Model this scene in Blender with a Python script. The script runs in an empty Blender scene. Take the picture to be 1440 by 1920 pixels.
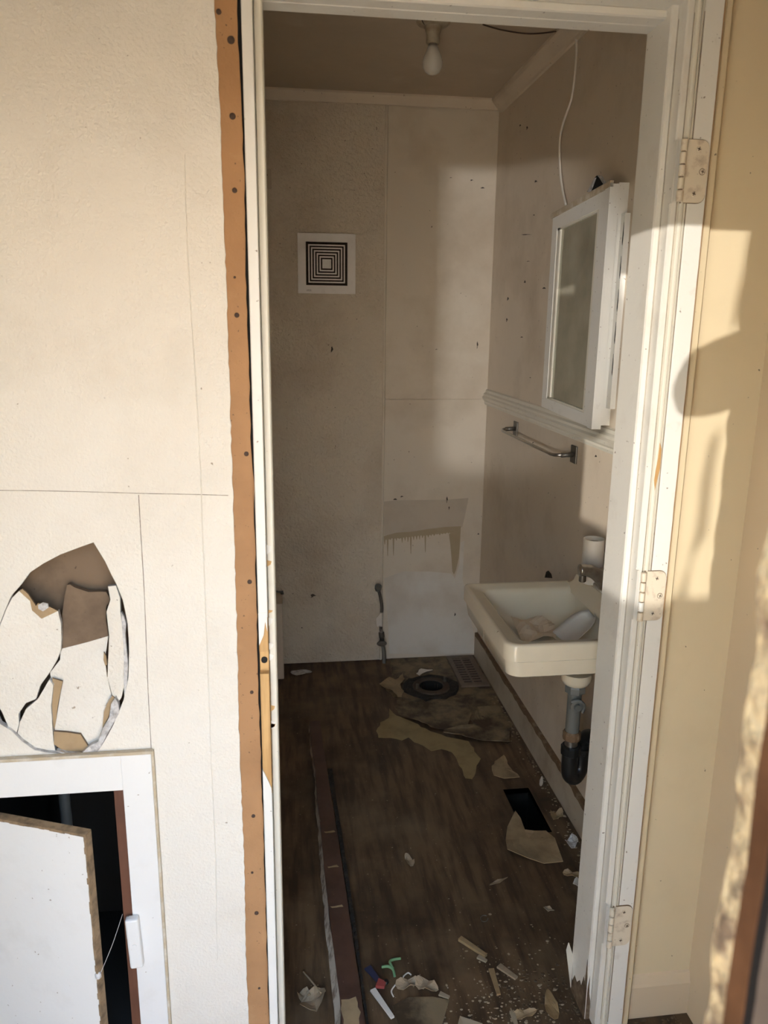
import bpy, bmesh, math, random
from mathutils import Vector, Matrix
from mathutils.geometry import tessellate_polygon
random.seed(7)
S = bpy.context.scene
COL = S.collection

# ------------------------------------------------------------------ camera
FPX = 1455.5
AX = Vector((0.99158, -0.0186, 0.12815)); AY = Vector((-0.12909, -0.23369, 0.96371)); AZ = Vector((0.01119, -0.97213, -0.23424))
def _n(v): v = Vector(v); v.normalize(); return v
AY = _n((525-720, 607-960, FPX)); AZ = -_n((650-720, 7000-960, FPX)); AZ = (AZ - AY*AZ.dot(AY)).normalized()
AX = AY.cross(AZ)
if AX.x < 0: AX = -AX
CAMP = Vector((0, 0, 1.56))
cd = bpy.data.cameras.new('camera'); cam = bpy.data.objects.new('camera', cd); COL.objects.link(cam)
right = Vector((AX.x, AY.x, AZ.x)); down = Vector((AX.y, AY.y, AZ.y)); fwd = Vector((AX.z, AY.z, AZ.z))
M = Matrix.Identity(4)
for i in range(3):
    M[i][0] = right[i]; M[i][1] = -down[i]; M[i][2] = -fwd[i]; M[i][3] = CAMP[i]
cam.matrix_world = M
cd.sensor_fit = 'VERTICAL'; cd.sensor_height = 36.0; cd.sensor_width = 27.0
cd.lens = FPX/1920*36.0
cd.clip_start = 0.02
cd.dof.use_dof = True; cd.dof.focus_distance = 2.1; cd.dof.aperture_fstop = 6.5
S.camera = cam

# ------------------------------------------------------------------ world, sun, exposure
W = bpy.data.worlds.new('sky'); S.world = W; W.use_nodes = True
nt = W.node_tree; nt.nodes.clear()
tc = nt.nodes.new('ShaderNodeTexCoord'); sep = nt.nodes.new('ShaderNodeSeparateXYZ')
rp = nt.nodes.new('ShaderNodeValToRGB'); bg = nt.nodes.new('ShaderNodeBackground'); ow = nt.nodes.new('ShaderNodeOutputWorld')
nt.links.new(tc.outputs['Generated'], sep.inputs[0]); nt.links.new(sep.outputs['Z'], rp.inputs[0])
rp.color_ramp.elements[0].position = 0.0; rp.color_ramp.elements[0].color = (1.0, 0.93, 0.84, 1)
rp.color_ramp.elements[1].position = 0.75; rp.color_ramp.elements[1].color = (0.34, 0.58, 1.0, 1)
e = rp.color_ramp.elements.new(0.22); e.color = (0.68, 0.84, 1.0, 1)
nt.links.new(rp.outputs[0], bg.inputs[0]); bg.inputs[1].default_value = 5.0
nt.links.new(bg.outputs[0], ow.inputs[0])

def sun(name, d, strength, col, ang):
    l = bpy.data.lights.new(name, 'SUN'); l.energy = strength; l.color = col; l.angle = math.radians(ang)
    o = bpy.data.objects.new(name, l); COL.objects.link(o)
    o.rotation_euler = Vector(d).normalized().to_track_quat('-Z', 'Y').to_euler(); o.location = (-3, -5, 2.5)
    return o
sun('sun', (0.12, -0.62, -0.75), 29.0, (1.0, 0.95, 0.87), 0.53)             # high sun from behind the house: lights the yard
sun('sun_glint', (0.583, 1, -0.055), 1.45, (1.0, 0.97, 0.91), 0.35)         # sunlight thrown into the entry by a pane across the yard
gl = bpy.data.lights.new('window_glint', 'SPOT'); gl.energy = 150; gl.color = (0.94, 0.97, 1.0); gl.shadow_soft_size = 0.025; gl.spot_size = math.radians(15); gl.spot_blend = .35
go = bpy.data.objects.new('window_glint', gl); COL.objects.link(go); go.location = (-1.195, -2.0, 1.495)   # a second, weaker glint: a narrow beam
go.rotation_euler = Vector((.383, 1, .02)).to_track_quat('-Z', 'Y').to_euler()
VS = S.view_settings
VS.view_transform = 'Standard'; VS.look = 'None'; VS.exposure = 1.0; VS.gamma = 1; VS.use_curve_mapping = False

# ------------------------------------------------------------------ helpers
def ray(px, py): return right*(px-720) + down*(py-960) + fwd*FPX
def onY(px, py, Y): r = ray(px, py); return CAMP + r*(Y/r.y)
def onX(px, py, X): r = ray(px, py); return CAMP + r*(X/r.x)
def onZ(px, py, Z): r = ray(px, py); return CAMP + r*((Z-CAMP.z)/r.z)

def link(name, me, mat, parent=None, smooth=False):
    o = bpy.data.objects.new(name, me); COL.objects.link(o)
    if mat: me.materials.append(mat)
    if parent is not None:
        o.parent = parent
        o.matrix_parent_inverse = Matrix.Translation(parent.location).inverted() if parent.parent is None else parent_world(parent).inverted()
    if smooth:
        for p in me.polygons: p.use_smooth = True
    return o
def parent_world(p):
    m = Matrix.Translation(p.location)
    return m if p.parent is None else Matrix.Identity(4)
def from_bm(name, bm, mat, parent=None, smooth=False):
    me = bpy.data.meshes.new(name); bmesh.ops.recalc_face_normals(bm, faces=bm.faces); bm.to_mesh(me); bm.free()
    return link(name, me, mat, parent, smooth)
def tag(o, label=None, cat=None, group=None, kind=None):
    if label: o['label'] = label
    if cat: o['category'] = cat
    if group: o['group'] = group
    if kind: o['kind'] = kind
    return o
def empty(name, loc, label=None, cat=None, group=None, kind=None):
    o = bpy.data.objects.new(name, None); o.location = loc; o.empty_display_size = 0.05; COL.objects.link(o)
    return tag(o, label, cat, group, kind)
def b_box(bm, x0, x1, y0, y1, z0, z1, bev=0.0, mat4=None):
    r = bmesh.ops.create_cube(bm, size=1.0); vs = r['verts']
    for v in vs:
        v.co = Vector((x0 + (v.co.x+.5)*(x1-x0), y0 + (v.co.y+.5)*(y1-y0), z0 + (v.co.z+.5)*(z1-z0)))
    if bev > 0:
        es = list({e for v in vs for e in v.link_edges})
        r2 = bmesh.ops.bevel(bm, geom=es, offset=bev, segments=2, affect='EDGES', profile=0.5)
        vs = list({v for f in r2['faces'] for v in f.verts} | {v for v in vs if v.is_valid})
    if mat4 is not None:
        for v in vs: v.co = mat4 @ v.co
def box(name, x, y, z, mat, parent=None, bev=0.0, mat4=None):
    bm = bmesh.new(); b_box(bm, x[0], x[1], y[0], y[1], z[0], z[1], bev, mat4)
    return from_bm(name, bm, mat, parent)
def extr(name, prof, axis, a, b, mat, parent=None, closed=True, smooth=False):
    """extrude a 2-D profile along an axis. axis 'z': prof=(x,y); 'y': prof=(x,z); 'x': prof=(y,z)"""
    def mk(p, t):
        if axis == 'z': return (p[0], p[1], t)
        if axis == 'y': return (p[0], t, p[1])
        return (t, p[0], p[1])
    n = len(prof); v = [mk(p, a) for p in prof] + [mk(p, b) for p in prof]
    f = [(i, (i+1) % n, n+(i+1) % n, n+i) for i in range(n if closed else n-1)]
    if closed: f += [tuple(range(n)), tuple(range(2*n-1, n-1, -1))]
    me = bpy.data.meshes.new(name); me.from_pydata(v, [], f); me.update()
    bm = bmesh.new(); bm.from_mesh(me); bmesh.ops.recalc_face_normals(bm, faces=bm.faces); bm.to_mesh(me); bm.free()
    return link(name, me, mat, parent, smooth)
def slab(name, pts, off, mat, parent=None, mat2=None):
    """closed polygon of 3-D points extruded by vector off (a solid plate); mat2 = rim and back"""
    n = len(pts); off = Vector(off); v = [tuple(p) for p in pts] + [tuple(Vector(p)+off) for p in pts]
    tri = tessellate_polygon([[Vector(p) for p in pts]])
    f = [tuple(t) for t in tri] + [tuple(n+i for i in reversed(t)) for t in tri]
    k = len(tri)
    f += [(i, (i+1) % n, n+(i+1) % n, n+i) for i in range(n)]
    me = bpy.data.meshes.new(name); me.from_pydata(v, [], f); me.update()
    o = link(name, me, mat, parent)
    if mat2:
        me.materials.append(mat2)
        for i, p in enumerate(me.polygons):
            if i >= k: p.material_index = 1
    bm = bmesh.new(); bm.from_mesh(me); bmesh.ops.recalc_face_normals(bm, faces=bm.faces); bm.to_mesh(me); bm.free()
    return o
def lathe(name, prof, c, mat, parent=None, seg=24, axis='z', sx=1.0, sy=1.0, smooth=True, mat4=None, caps=True):
    """prof = [(r, h)] revolved round axis through c"""
    v, f = [], []
    for r, h in prof:
        for k in range(seg):
            a = 2*math.pi*k/seg; p = (r*math.cos(a)*sx, r*math.sin(a)*sy, h)
            if axis == 'x': p = (p[2], p[0], p[1])
            if axis == 'y': p = (p[0], p[2], p[1])
            p = Vector(p)
            if mat4 is not None: p = mat4 @ p
            v.append(tuple(p+Vector(c)))
    for i in range(len(prof)-1):
        for k in range(seg):
            f.append((i*seg+k, i*seg+(k+1) % seg, (i+1)*seg+(k+1) % seg, (i+1)*seg+k))
    if caps: f.append(tuple(range(seg))); f.append(tuple((len(prof)-1)*seg+k for k in range(seg)))
    me = bpy.data.meshes.new(name); me.from_pydata(v, [], f); me.update()
    bm = bmesh.new(); bm.from_mesh(me); bmesh.ops.recalc_face_normals(bm, faces=bm.faces); bm.to_mesh(me); bm.free()
    o = link(name, me, mat, parent, smooth)
    if smooth:
        for p in me.polygons:
            if len(p.vertices) > 4: p.use_smooth = False
        try: me.set_sharp_from_angle(angle=math.radians(40))
        except Exception: pass
    return o
def spline(pts, n=6):
    pts = [Vector(p) for p in pts]; out = []
    for i in range(len(pts)-1):
        p0 = pts[max(i-1, 0)]; p1 = pts[i]; p2 = pts[i+1]; p3 = pts[min(i+2, len(pts)-1)]
        for k in range(n):
            t = k/n
            out.append(0.5*((2*p1)+(p2-p0)*t+(2*p0-5*p1+4*p2-p3)*t*t+(3*p1-p0-3*p2+p3)*t**3))
    out.append(pts[-1]); return out
def b_tube(bm, pts, r, seg=10):
    pts = [Vector(p) for p in pts]; rings = []; up = None
    for i, p in enumerate(pts):
        d = (pts[min(i+1, len(pts)-1)]-pts[max(i-1, 0)]).normalized()
        if up is None: up = Vector((0, 0, 1)) if abs(d.z) < .9 else Vector((1, 0, 0))
        s = d.cross(up)
        if s.length < 1e-4: s = d.orthogonal()
        s.normalize(); up = s.cross(d).normalized()
        rr = r[i] if isinstance(r, (list, tuple)) else r
        rings.append([bm.verts.new(p+(s*math.cos(2*math.pi*k/seg)+up*math.sin(2*math.pi*k/seg))*rr) for k in range(seg)])
    for a, b in zip(rings, rings[1:]):
        for k in range(seg): bm.faces.new((a[k], a[(k+1) % seg], b[(k+1) % seg], b[k]))
    bm.faces.new(rings[0]); bm.faces.new(rings[-1])
def tube(name, pts, r, mat, parent=None, seg=10, n=6, smooth=True):
    bm = bmesh.new(); b_tube(bm, spline(pts, n) if n else pts, r, seg)
    return from_bm(name, bm, mat, parent, smooth)
def sheet(name, outline, z, mat, parent=None, th=0.0015, curl=0.0, seed=0, z0=None, mat2=None):
    """thin curled plate lying at height z: outline in (x,y); curl lifts it away from its centre"""
    rnd = random.Random(seed)
    cx = sum(p[0] for p in outline)/len(outline); cy = sum(p[1] for p in outline)/len(outline)
    bm = bmesh.new(); rings = []
    for t in (1.0, .72, .42, .16):
        ring = []
        for (x, y) in outline:
            h = z + curl*(t**2.2)*(0.45+0.55*math.sin(3*math.atan2(y-cy, x-cx)+seed)) if curl else z
            ring.append((cx+(x-cx)*t, cy+(y-cy)*t, max(h, z)))
        rings.append(ring)
    def lay(dz):
        L = [[bm.verts.new((p[0], p[1], p[2]+dz)) for p in r] for r in rings]
        n = len(outline)
        for a, b in zip(L, L[1:]):
            for k in range(n): bm.faces.new((a[k], a[(k+1) % n], b[(k+1) % n], b[k]))
        bm.faces.new(L[-1]); return L
    A = lay(0); B = lay(th); n = len(outline)
    for k in range(n): bm.faces.new((A[0][k], A[0][(k+1) % n], B[0][(k+1) % n], B[0][k]))
    return from_bm(name, bm, mat, parent)
def rough_line(pts, step, amp, rnd):
    """subdivide a polyline of 2-D points and jitter it"""
    out = []
    for (a, b) in zip(pts, pts[1:]):
        L = math.hypot(b[0]-a[0], b[1]-a[1]); n = max(1, int(L/step))
        for k in range(n):
            t = k/n; out.append((a[0]+(b[0]-a[0])*t+rnd.uniform(-amp, amp), a[1]+(b[1]-a[1])*t+rnd.uniform(-amp, amp)))
    out.append(pts[-1]); return out

# ------------------------------------------------------------------ materials
def mat(name, base, rough=0.5, stain=None, sscale=3.0, samt=0.5, slo=.45, shi=.75, specks=None, spscale=60, spthr=.74,
        bump=None, bump2=None, metal=0.0, grain=None, stretch=(1, 1, 1), spec=0.5, trans=0.0, stain2=None, s2scale=1.2, s2lo=.5, s2hi=.8, s2amt=.5):
    m = bpy.data.materials.new(name); m.use_nodes = True; t = m.node_tree; N = t.nodes; L = t.links
    b = N['Principled BSDF']; b.inputs['Roughness'].default_value = rough; b.inputs['Metallic'].default_value = metal
    b.inputs['Specular IOR Level'].default_value = spec; b.inputs['Transmission Weight'].default_value = trans
    g = N.new('ShaderNodeNewGeometry'); mp = N.new('ShaderNodeMapping'); mp.inputs['Scale'].default_value = stretch
    L.new(g.outputs['Position'], mp.inputs['Vector'])
    cur = None
    def noise(scale, detail=4, vec=None, rgh=.55):
        n = N.new('ShaderNodeTexNoise'); n.inputs['Scale'].default_value = scale; n.inputs['Detail'].default_value = detail
        n.inputs['Roughness'].default_value = rgh; L.new(vec or mp.outputs[0], n.inputs['Vector']); return n.outputs['Fac']
    def rng(v, lo, hi, a=0., bb=1.):
        r = N.new('ShaderNodeMapRange'); r.inputs[1].default_value = lo; r.inputs[2].default_value = hi
        r.inputs[3].default_value = a; r.inputs[4].default_value = bb; L.new(v, r.inputs[0]); return r.outputs[0]
    def mix(fac, c1, c2):
        x = N.new('ShaderNodeMix'); x.data_type = 'RGBA'
        L.new(fac, x.inputs[0])
        if isinstance(c1, tuple): x.inputs[6].default_value = (*c1, 1)
        else: L.new(c1, x.inputs[6])
        x.inputs[7].default_value = (*c2, 1); return x.outputs[2]
    cur = base
    if grain:   # (colour, scale, lo, hi, amt)
        cur = mix(rng(noise(grain[1], 5), grain[2], grain[3], 0, grain[4]), cur, grain[0])
    if stain: cur = mix(rng(noise(sscale, 6, g.outputs['Position'], .62), slo, shi, 0, samt), cur, stain)
    if stain2: cur = mix(rng(noise(s2scale, 5, g.outputs['Position'], .6), s2lo, s2hi, 0, s2amt), cur, stain2)
    if specks: cur = mix(rng(noise(spscale, 2, g.outputs['Position'], .5), spthr, spthr+.03, 0, .85), cur, specks)
    if isinstance(cur, tuple): b.inputs['Base Color'].default_value = (*cur, 1)
    else: L.new(cur, b.inputs['Base Color'])
    nrm = None
    for bp in (bump, bump2):
        if not bp: continue
        bn = N.new('ShaderNodeBump'); bn.inputs['Strength'].default_value = bp[1]; bn.inputs['Distance'].default_value = bp[2]
        L.new(noise(bp[0], 3, mp.outputs[0] if len(bp) > 3 else g.outputs['Position']), bn.inputs['Height'])
        if nrm: L.new(nrm, bn.inputs['Normal'])
        nrm = bn.outputs[0]
    if nrm: L.new(nrm, b.inputs['Normal'])
    return m
CRM = (0.73, 0.66, 0.56)
m_front = mat('cream_wall_paint', (0.78, 0.725, 0.635), .55, (0.60, .53, .43), 5, .45, .52, .8, (.30, .23, .16), 75, .735, (170, .55, .004), (9, .12, .02), stain2=(.62, .53, .41), s2scale=2.2, s2lo=.55, s2hi=.8, s2amt=.35)
m_strip = mat('white_trim_paint', (0.80, 0.77, 0.71), .42, (0.45, .38, .29), 22, .5, .6, .85, (.22, .15, .10), 110, .72, (90, .18, .003))
m_cream = mat('cream_trim_paint', (0.74, 0.69, 0.58), .42, (0.50, .42, .31), 14, .45, .58, .85, (.2, .14, .09), 100, .725, (60, .15, .003), stretch=(1, 1, .15))
m_jamb = mat('jamb_paint', (0.76, 0.72, 0.65), .4, (0.52, .44, .36), 9, .5, .55, .82, (.2, .14, .1), 100, .72, (50, .2, .003), stretch=(1, 1, .12))
m_warm = mat('warm_wall_paint', (0.75, 0.62, 0.415), .42, (0.58, .46, .29), 4, .4, .5, .8, (.12, .08, .05), 80, .73, (14, .3, .006, 1), stretch=(1, 1, .12))
m_warm2 = mat('warm_side_wall_paint', (0.70, 0.56, 0.39), .5, (0.58, .46, .32), 4, .4, .5, .8, (.12, .08, .05), 80, .74, (14, .2, .005, 1), stretch=(1, 1, .12))
m_bath = mat('bathroom_wall_paint', (0.67, 0.565, 0.44), .42, (0.40, .30, .20), 2.6, .75, .5, .8, (.2, .14, .09), 75, .725, (35, .15, .004), stain2=(.60, .50, .38), s2scale=9, s2lo=.5, s2hi=.75, s2amt=.45)
m_bathw = mat('bathroom_back_panel_paint', (0.68, 0.595, 0.48), .38, (0.42, .32, .21), 2.2, .7, .5, .8, (.2, .14, .09), 75, .73, (35, .12, .004))
m_text = mat('bumpy_panel_paint', (0.66, 0.57, 0.445), .28, (0.40, .29, .19), 2.0, .75, .46, .78, (.2, .14, .09), 75, .73, (85, .9, .008))
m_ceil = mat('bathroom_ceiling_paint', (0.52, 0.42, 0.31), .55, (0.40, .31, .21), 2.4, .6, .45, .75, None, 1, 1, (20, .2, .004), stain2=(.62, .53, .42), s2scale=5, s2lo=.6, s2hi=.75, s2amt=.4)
m_hard = mat('brown_hardboard', (0.42, 0.225, 0.10), .75, (0.27, .135, .055), 6, .55, .45, .75, (.14, .08, .045), 150, .71, (130, .3, .003), stain2=(.50, .30, .14), s2scale=15, s2lo=.6, s2hi=.75, s2amt=.5)
m_seam = mat('dirty_seam', (0.20, .15, .11), .9, (0.45, .38, .30), 40, .8, .45, .6)
m_nail = mat('rusty_nail', (0.06, .036, .024), .8, (0.10, .05, .03), 200, .6)
m_dark = mat('dark_cavity', (0.012, .011, .010), .9)
m_pine = mat('raw_pine', (0.66, 0.40, 0.16), .65, (0.48, .26, .09), 9, .4, .45, .75, None, 1, 1, (50, .3, .003, 1), stretch=(1, 1, .08), grain=((.42, .22, .075), 60, .45, .65, .7))
m_cedar = mat('red_brown_wood', (0.135, 0.052, 0.026), .65, (0.08, .03, .015), 12, .5, stretch=(1, 1, .1), grain=((.09, .03, .015), 60, .45, .65, .7))
m_kraft = mat('drywall_back_paper', (0.215, 0.145, 0.09), .85, (0.09, .058, .035), 10, .75, .45, .75, (.06, .04, .03), 90, .72, (60, .2, .003))
m_tan = mat('torn_brown_paper', (0.40, 0.275, 0.15), .85, (0.28, .18, .09), 30, .5, .45, .7, None, 1, 1, (90, .4, .003))
m_gyp = mat('crumbled_gypsum', (0.62, 0.59, 0.56), .9, (0.25, .22, .20), 60, .7, .45, .65, None, 1, 1, (120, .8, .006))
m_board_edge = mat('raw_plywood_edge', (0.30, 0.20, 0.11), .85, (0.10, .065, .035), 40, .8, .42, .65, None, 1, 1, (80, .6, .004))
m_cab = mat('white_cabinet_paint', (0.80, 0.775, 0.735), .42, (0.62, .58, .52), 12, .35, .55, .8, (.3, .22, .15), 85, .735, (70, .15, .003))
m_capt = mat('worn_tan_edge_paint', (0.50, 0.40, 0.27), .6, (0.70, .64, .54), 30, .7, .45, .65, None, 1, 1, (80, .3, .003))
m_floor = mat('dirty_plywood_floor', (0.155, 0.092, 0.046), .55, (0.028, .016, .008), 3.2, .92, .44, .68, (.36, .27, .17), 150, .715, (45, .35, .004, 1), stretch=(1, .12, 1), grain=((.045, .025, .013), 34, .44, .62, .85), stain2=(.24, .165, .095), s2scale=2.6, s2lo=.52, s2hi=.74, s2amt=.6)
m_dirt = mat('brown_dirt', (0.085, .055, .03), .9, (0.18, .13, .08), 60, .7)
m_glue = mat('yellow_floor_residue', (0.36, 0.26, 0.12), .7, (0.19, .125, .055), 14, .75, .45, .75, (.12, .08, .04), 80, .72)
m_lino = mat('torn_linoleum', (0.25, 0.18, 0.10), .6, (0.045, .027, .014), 10, .92, .40, .60, (.05, .03, .02), 60, .72, (50, .3, .003))
m_lino2 = mat('tan_linoleum', (0.40, 0.28, 0.15), .6, (0.19, .12, .06), 11, .8, .42, .70, (.1, .06, .03), 70, .74, (40, .2, .003))
m_rot = mat('rotten_black_rim', (0.022, .016, .011), .8, (0.07, .05, .03), 40, .6, .5, .7, None, 1, 1, (60, .8, .01))
m_flange = mat('rusty_flange', (0.07, .048, .032), .75, (0.025, .017, .012), 40, .8)
m_reg = mat('brown_register_metal', (0.19, .135, .095), .5, (0.09, .065, .045), 30, .5)
m_porc = mat('sink_porcelain', (0.79, 0.69, 0.52), .16, (0.60, .50, .35), 6, .35, .5, .8, (.16, .11, .06), 40, .775)
m_chrome = mat('tarnished_chrome', (0.42, .39, .35), .28, (0.14, .11, .08), 60, .5, metal=.9)
m_steel = mat('dull_metal', (0.16, .145, .125), .45, (0.08, .065, .05), 50, .6, metal=.7)
m_pvc = mat('grey_pipe', (0.15, .15, .135), .45, (0.15, .14, .12), 20, .4)
m_black = mat('black_pipe', (0.010, .010, .010), .35, (0.03, .028, .025), 20, .5)
m_white = mat('white_plastic', (0.76, .69, .60), .4, (0.55, .49, .41), 20, .3)
m_vent = mat('vent_plastic', (0.86, .82, .78), .45, (0.5, .44, .38), 12, .35)
m_vent_dark = mat('vent_dark_plate', (0.030, .020, .014), .95, (0.09, .06, .04), 120, .6)
m_paper = mat('old_paper', (0.74, .60, .44), .8, (0.60, .45, .30), 14, .5)
m_stain_d = mat('dark_wall_mark', (0.05, .035, .025), .8)
m_grey = mat('unpainted_grey_wall', (0.55, .47, .37), .5, (0.45, .37, .28), 9, .6, .42, .7)
m_drip = mat('tan_old_paint', (0.42, .33, .21), .5, (0.36, .27, .16), 14, .5)
m_pale = mat('pale_paint_daylit', (0.70, .655, .58), .45, (0.58, .51, .42), 5, .75, .42, .66)
m_brownwood = mat('dark_stained_wood', (0.105, .052, .036), .4, (0.025, .012, .008), 9, .7, .42, .7, (.25, .16, .10), 75, .755, stretch=(1, .12, 1), grain=((.12, .055, .03), 60, .5, .7, .5))
m_ragged = mat('ragged_white_paint_edge', (0.62, .54, .43), .7, (0.17, .10, .055), 22, .85, .48, .62, None, 1, 1, (90, .4, .004))
m_foot = mat('water_stained_wood', (0.10, .06, .032), .8, (0.26, .19, .12), 35, .8, .42, .65)
m_base = mat('baseboard_paint', (0.52, .44, .33), .5, (0.26, .17, .09), 6, .65, .48, .75, (.1, .06, .03), 50, .74)
m_grime = mat('grime', (0.40, .31, .22), .9, (0.16, .10, .06), 12, .9, .45, .62)
m_tanedge = mat('bare_tan_edge', (0.36, .22, .11), .7, (0.22, .12, .06), 20, .7, .45, .65)
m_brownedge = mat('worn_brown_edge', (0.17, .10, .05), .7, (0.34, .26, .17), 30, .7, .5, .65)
m_bulb = mat('bulb_glass', (0.80, .76, .68), .22, trans=.35)
m_socket = mat('lampholder', (0.42, .35, .25), .5, (0.20, .13, .07), 22, .8, .45, .7)
m_leaf = mat('dry_leaf', (0.34, .25, .155), .8, (0.20, .13, .07), 60, .6)
m_chip = mat('paint_chip', (0.36, .285, .19), .7, (0.30, .22, .13), 60, .5)
m_sliver = mat('wood_sliver', (0.34, .23, .11), .8, (0.2, .12, .06), 60, .5)
m_green = mat('green_plastic', (0.16, .30, .14), .5)
m_red = mat('red_plastic', (0.33, .06, .05), .5)
m_blue = mat('dark_blue_plastic', (0.035, .035, .07), .5)
m_ground = mat('dry_earth', (0.60, .485, .34), .9, (0.50, .39, .26), 3, .5)
m_fence = mat('cutoff_fence_wood', (0.36, .29, .22), .8, (0.24, .18, .13), 3, .5, stretch=(1, 1, .1))
m_caster = mat('shadow_caster_green', (0.10, .22, .06), .5)
m_peel = mat('peeling_cream_paint', (0.31, .225, .12), .8, (0.075, .04, .02), 34, .9, .46, .60, None, 1, 1, (60, .8, .01))
m_exwood = mat('bare_brown_frame_wood', (0.050, .022, .010), .9, (0.10, .045, .02), 14, .7, .42, .7, spec=.05)
m_exdark = mat('dark_weatherstrip', (0.012, .010, .009), .95, spec=.05)
m_exgrey = mat('greyed_frame_wood', (0.075, .055, .042), .9, (0.11, .08, .06), 14, .6, spec=.05)

# mirror: tarnished silver under a film of dust
m_mirror = bpy.data.materials.new('dusty_mirror'); m_mirror.use_nodes = True
t = m_mirror.node_tree; b = t.nodes['Principled BSDF']; b.inputs['Base Color'].default_value = (.42, .41, .34, 1); b.inputs['Metallic'].default_value = 1; b.inputs['Roughness'].default_value = .12
df = t.nodes.new('ShaderNodeBsdfDiffuse'); df.inputs[0].default_value = (.46, .43, .335, 1)
mx = t.nodes.new('ShaderNodeMixShader'); ns = t.nodes.new('ShaderNodeTexNoise'); ns.inputs['Scale'].default_value = 5; ns.inputs['Detail'].default_value = 5
mr = t.nodes.new('ShaderNodeMapRange'); mr.inputs[1].default_value = .35; mr.inputs[2].default_value = .7; mr.inputs[3].default_value = .35; mr.inputs[4].default_value = .7
gp = t.nodes.new('ShaderNodeNewGeometry'); t.links.new(gp.outputs['Position'], ns.inputs['Vector']); t.links.new(ns.outputs['Fac'], mr.inputs[0])
t.links.new(mr.outputs[0], mx.inputs[0]); t.links.new(b.outputs[0], mx.inputs[1]); t.links.new(df.outputs[0], mx.inputs[2])
t.links.new(mx.outputs[0], t.nodes['Material Output'].inputs[0])

# ------------------------------------------------------------------ room shell
XR, YB, YN, ZC = 0.918, 3.43, 1.40, 2.465       # right wall, back wall, door wall, ceiling
XL = -0.06                                     # left wall of the bathroom
XV = -1.25                                     # left wall of the entry
HX0, HX1, HY0, HY1 = 0.735, 0.826, 2.07, 2.315  # hole through the floor
# floor with a rectangular duct hole and the round drain hole
def plane_holes(name, outer, holes, mk, m, kind=None, th=None):
    tri = tessellate_polygon([[Vector((*p, 0)) for p in outer]] + [[Vector((*p, 0)) for p in h] for h in holes])
    pts = list(outer) + [p for h in holes for p in h]
    me = bpy.data.meshes.new(name); n = len(pts)
    v = [mk(p, 0) for p in pts]; f = [tuple(t) for t in tri]
    if th:
        v += [mk(p, th) for p in pts]; f += [tuple(n+i for i in reversed(t)) for t in tri]
        s = 0
        for loop in [outer]+holes:
            k = len(loop)
            f += [(s+i, s+(i+1) % k, n+s+(i+1) % k, n+s+i) for i in range(k)]; s += k
    me.from_pydata(v, [], f); me.update()
    bm = bmesh.new(); bm.from_mesh(me); bmesh.ops.recalc_face_normals(bm, faces=bm.faces); bm.to_mesh(me); bm.free()
    return link(name, me, m)
FLX, FLY = 0.632, 3.10
circ = lambda cx, cy, r, n=20, ry=None: [(cx+r*math.cos(2*math.pi*k/n), cy+(ry or r)*math.sin(2*math.pi*k/n)) for k in range(n)]
floor = plane_holes('floor', [(XV, .20), (XR, .20), (XR, YB+.02), (XV, YB+.02)],
    [[(HX0, HY0), (HX1, HY0), (HX1, HY1), (HX0, HY1)], circ(FLX, FLY, .052)], lambda p, d: (p[0], p[1], -d), m_floor, th=.02)
tag(floor, 'dirty worn brown plywood floor of the bathroom', 'floor', kind='structure')
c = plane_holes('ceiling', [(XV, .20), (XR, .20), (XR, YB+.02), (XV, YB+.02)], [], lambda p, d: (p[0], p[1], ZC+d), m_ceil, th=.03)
tag(c, 'stained beige ceiling over the bathroom', 'ceiling', kind='structure')

# back wall: bumpy panel on the left, smooth panels on the right
wb = box('wall_back', (XV-.05, XR+.06), (YB, YB+.05), (0, ZC), m_bathw); tag(wb, 'grimy off-white back wall of the bathroom', 'wall', kind='structure')
box('panel', (XL, .445), (YB-.014, YB), (.003, ZC-.03), m_text, wb, .002)['label'] = 'bumpy textured wall panel'
box('panel', (.452, XR), (YB-.003, YB), (1.246, ZC-.03), m_bathw, wb, .001)
box('panel', (.452, XR), (YB-.005, YB), (.012, 1.240), m_bathw, wb, .001)
extr('panel_strip', [(.441, YB-.014), (.443, YB-.017), (.450, YB-.017), (.455, YB-.004), (.455, YB), (.441, YB)], 'z', .003, ZC-.03, m_bathw, wb)
# right wall, from the entry to the back of the bathroom
wr = box('wall_right', (XR, XR+.05), (.20, YB+.05), (0, ZC), m_bath); tag(wr, 'cream right-hand wall running from entry to bathroom', 'wall', kind='structure')
box('panel', (XR-.004, XR), (.20, YN), (0, ZC), m_warm2, wr)['label'] = 'warm cream painted entry side wall'
wl = box('wall_left', (XL-.05, XL), (1.49, YB), (0, ZC), m_bath); tag(wl, 'off-white left wall of the bathroom, seen edge-on', 'wall', kind='structure')
box('panel', (XL, -.013), (3.26, YB-.014), (0, .36), m_bath, wl, .003)
we = box('wall_entry', (XV-.05, XV), (.20, YB+.05), (0, ZC), m_front); tag(we, 'cream wall on the far left of the entry', 'wall', kind='structure')
# wall on the right of the doorway
wq = box('wall_front_right', (.735, XR), (YN, 1.49), (0, ZC), m_warm); tag(wq, 'narrow warm cream wall right of the doorway', 'wall', kind='structure')
wh = box('wall_over_door', (-.0515, .7345), (1.41, 1.488), (2.13, ZC), m_front); tag(wh, 'wall above the bathroom doorway', 'wall', kind='structure')

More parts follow.
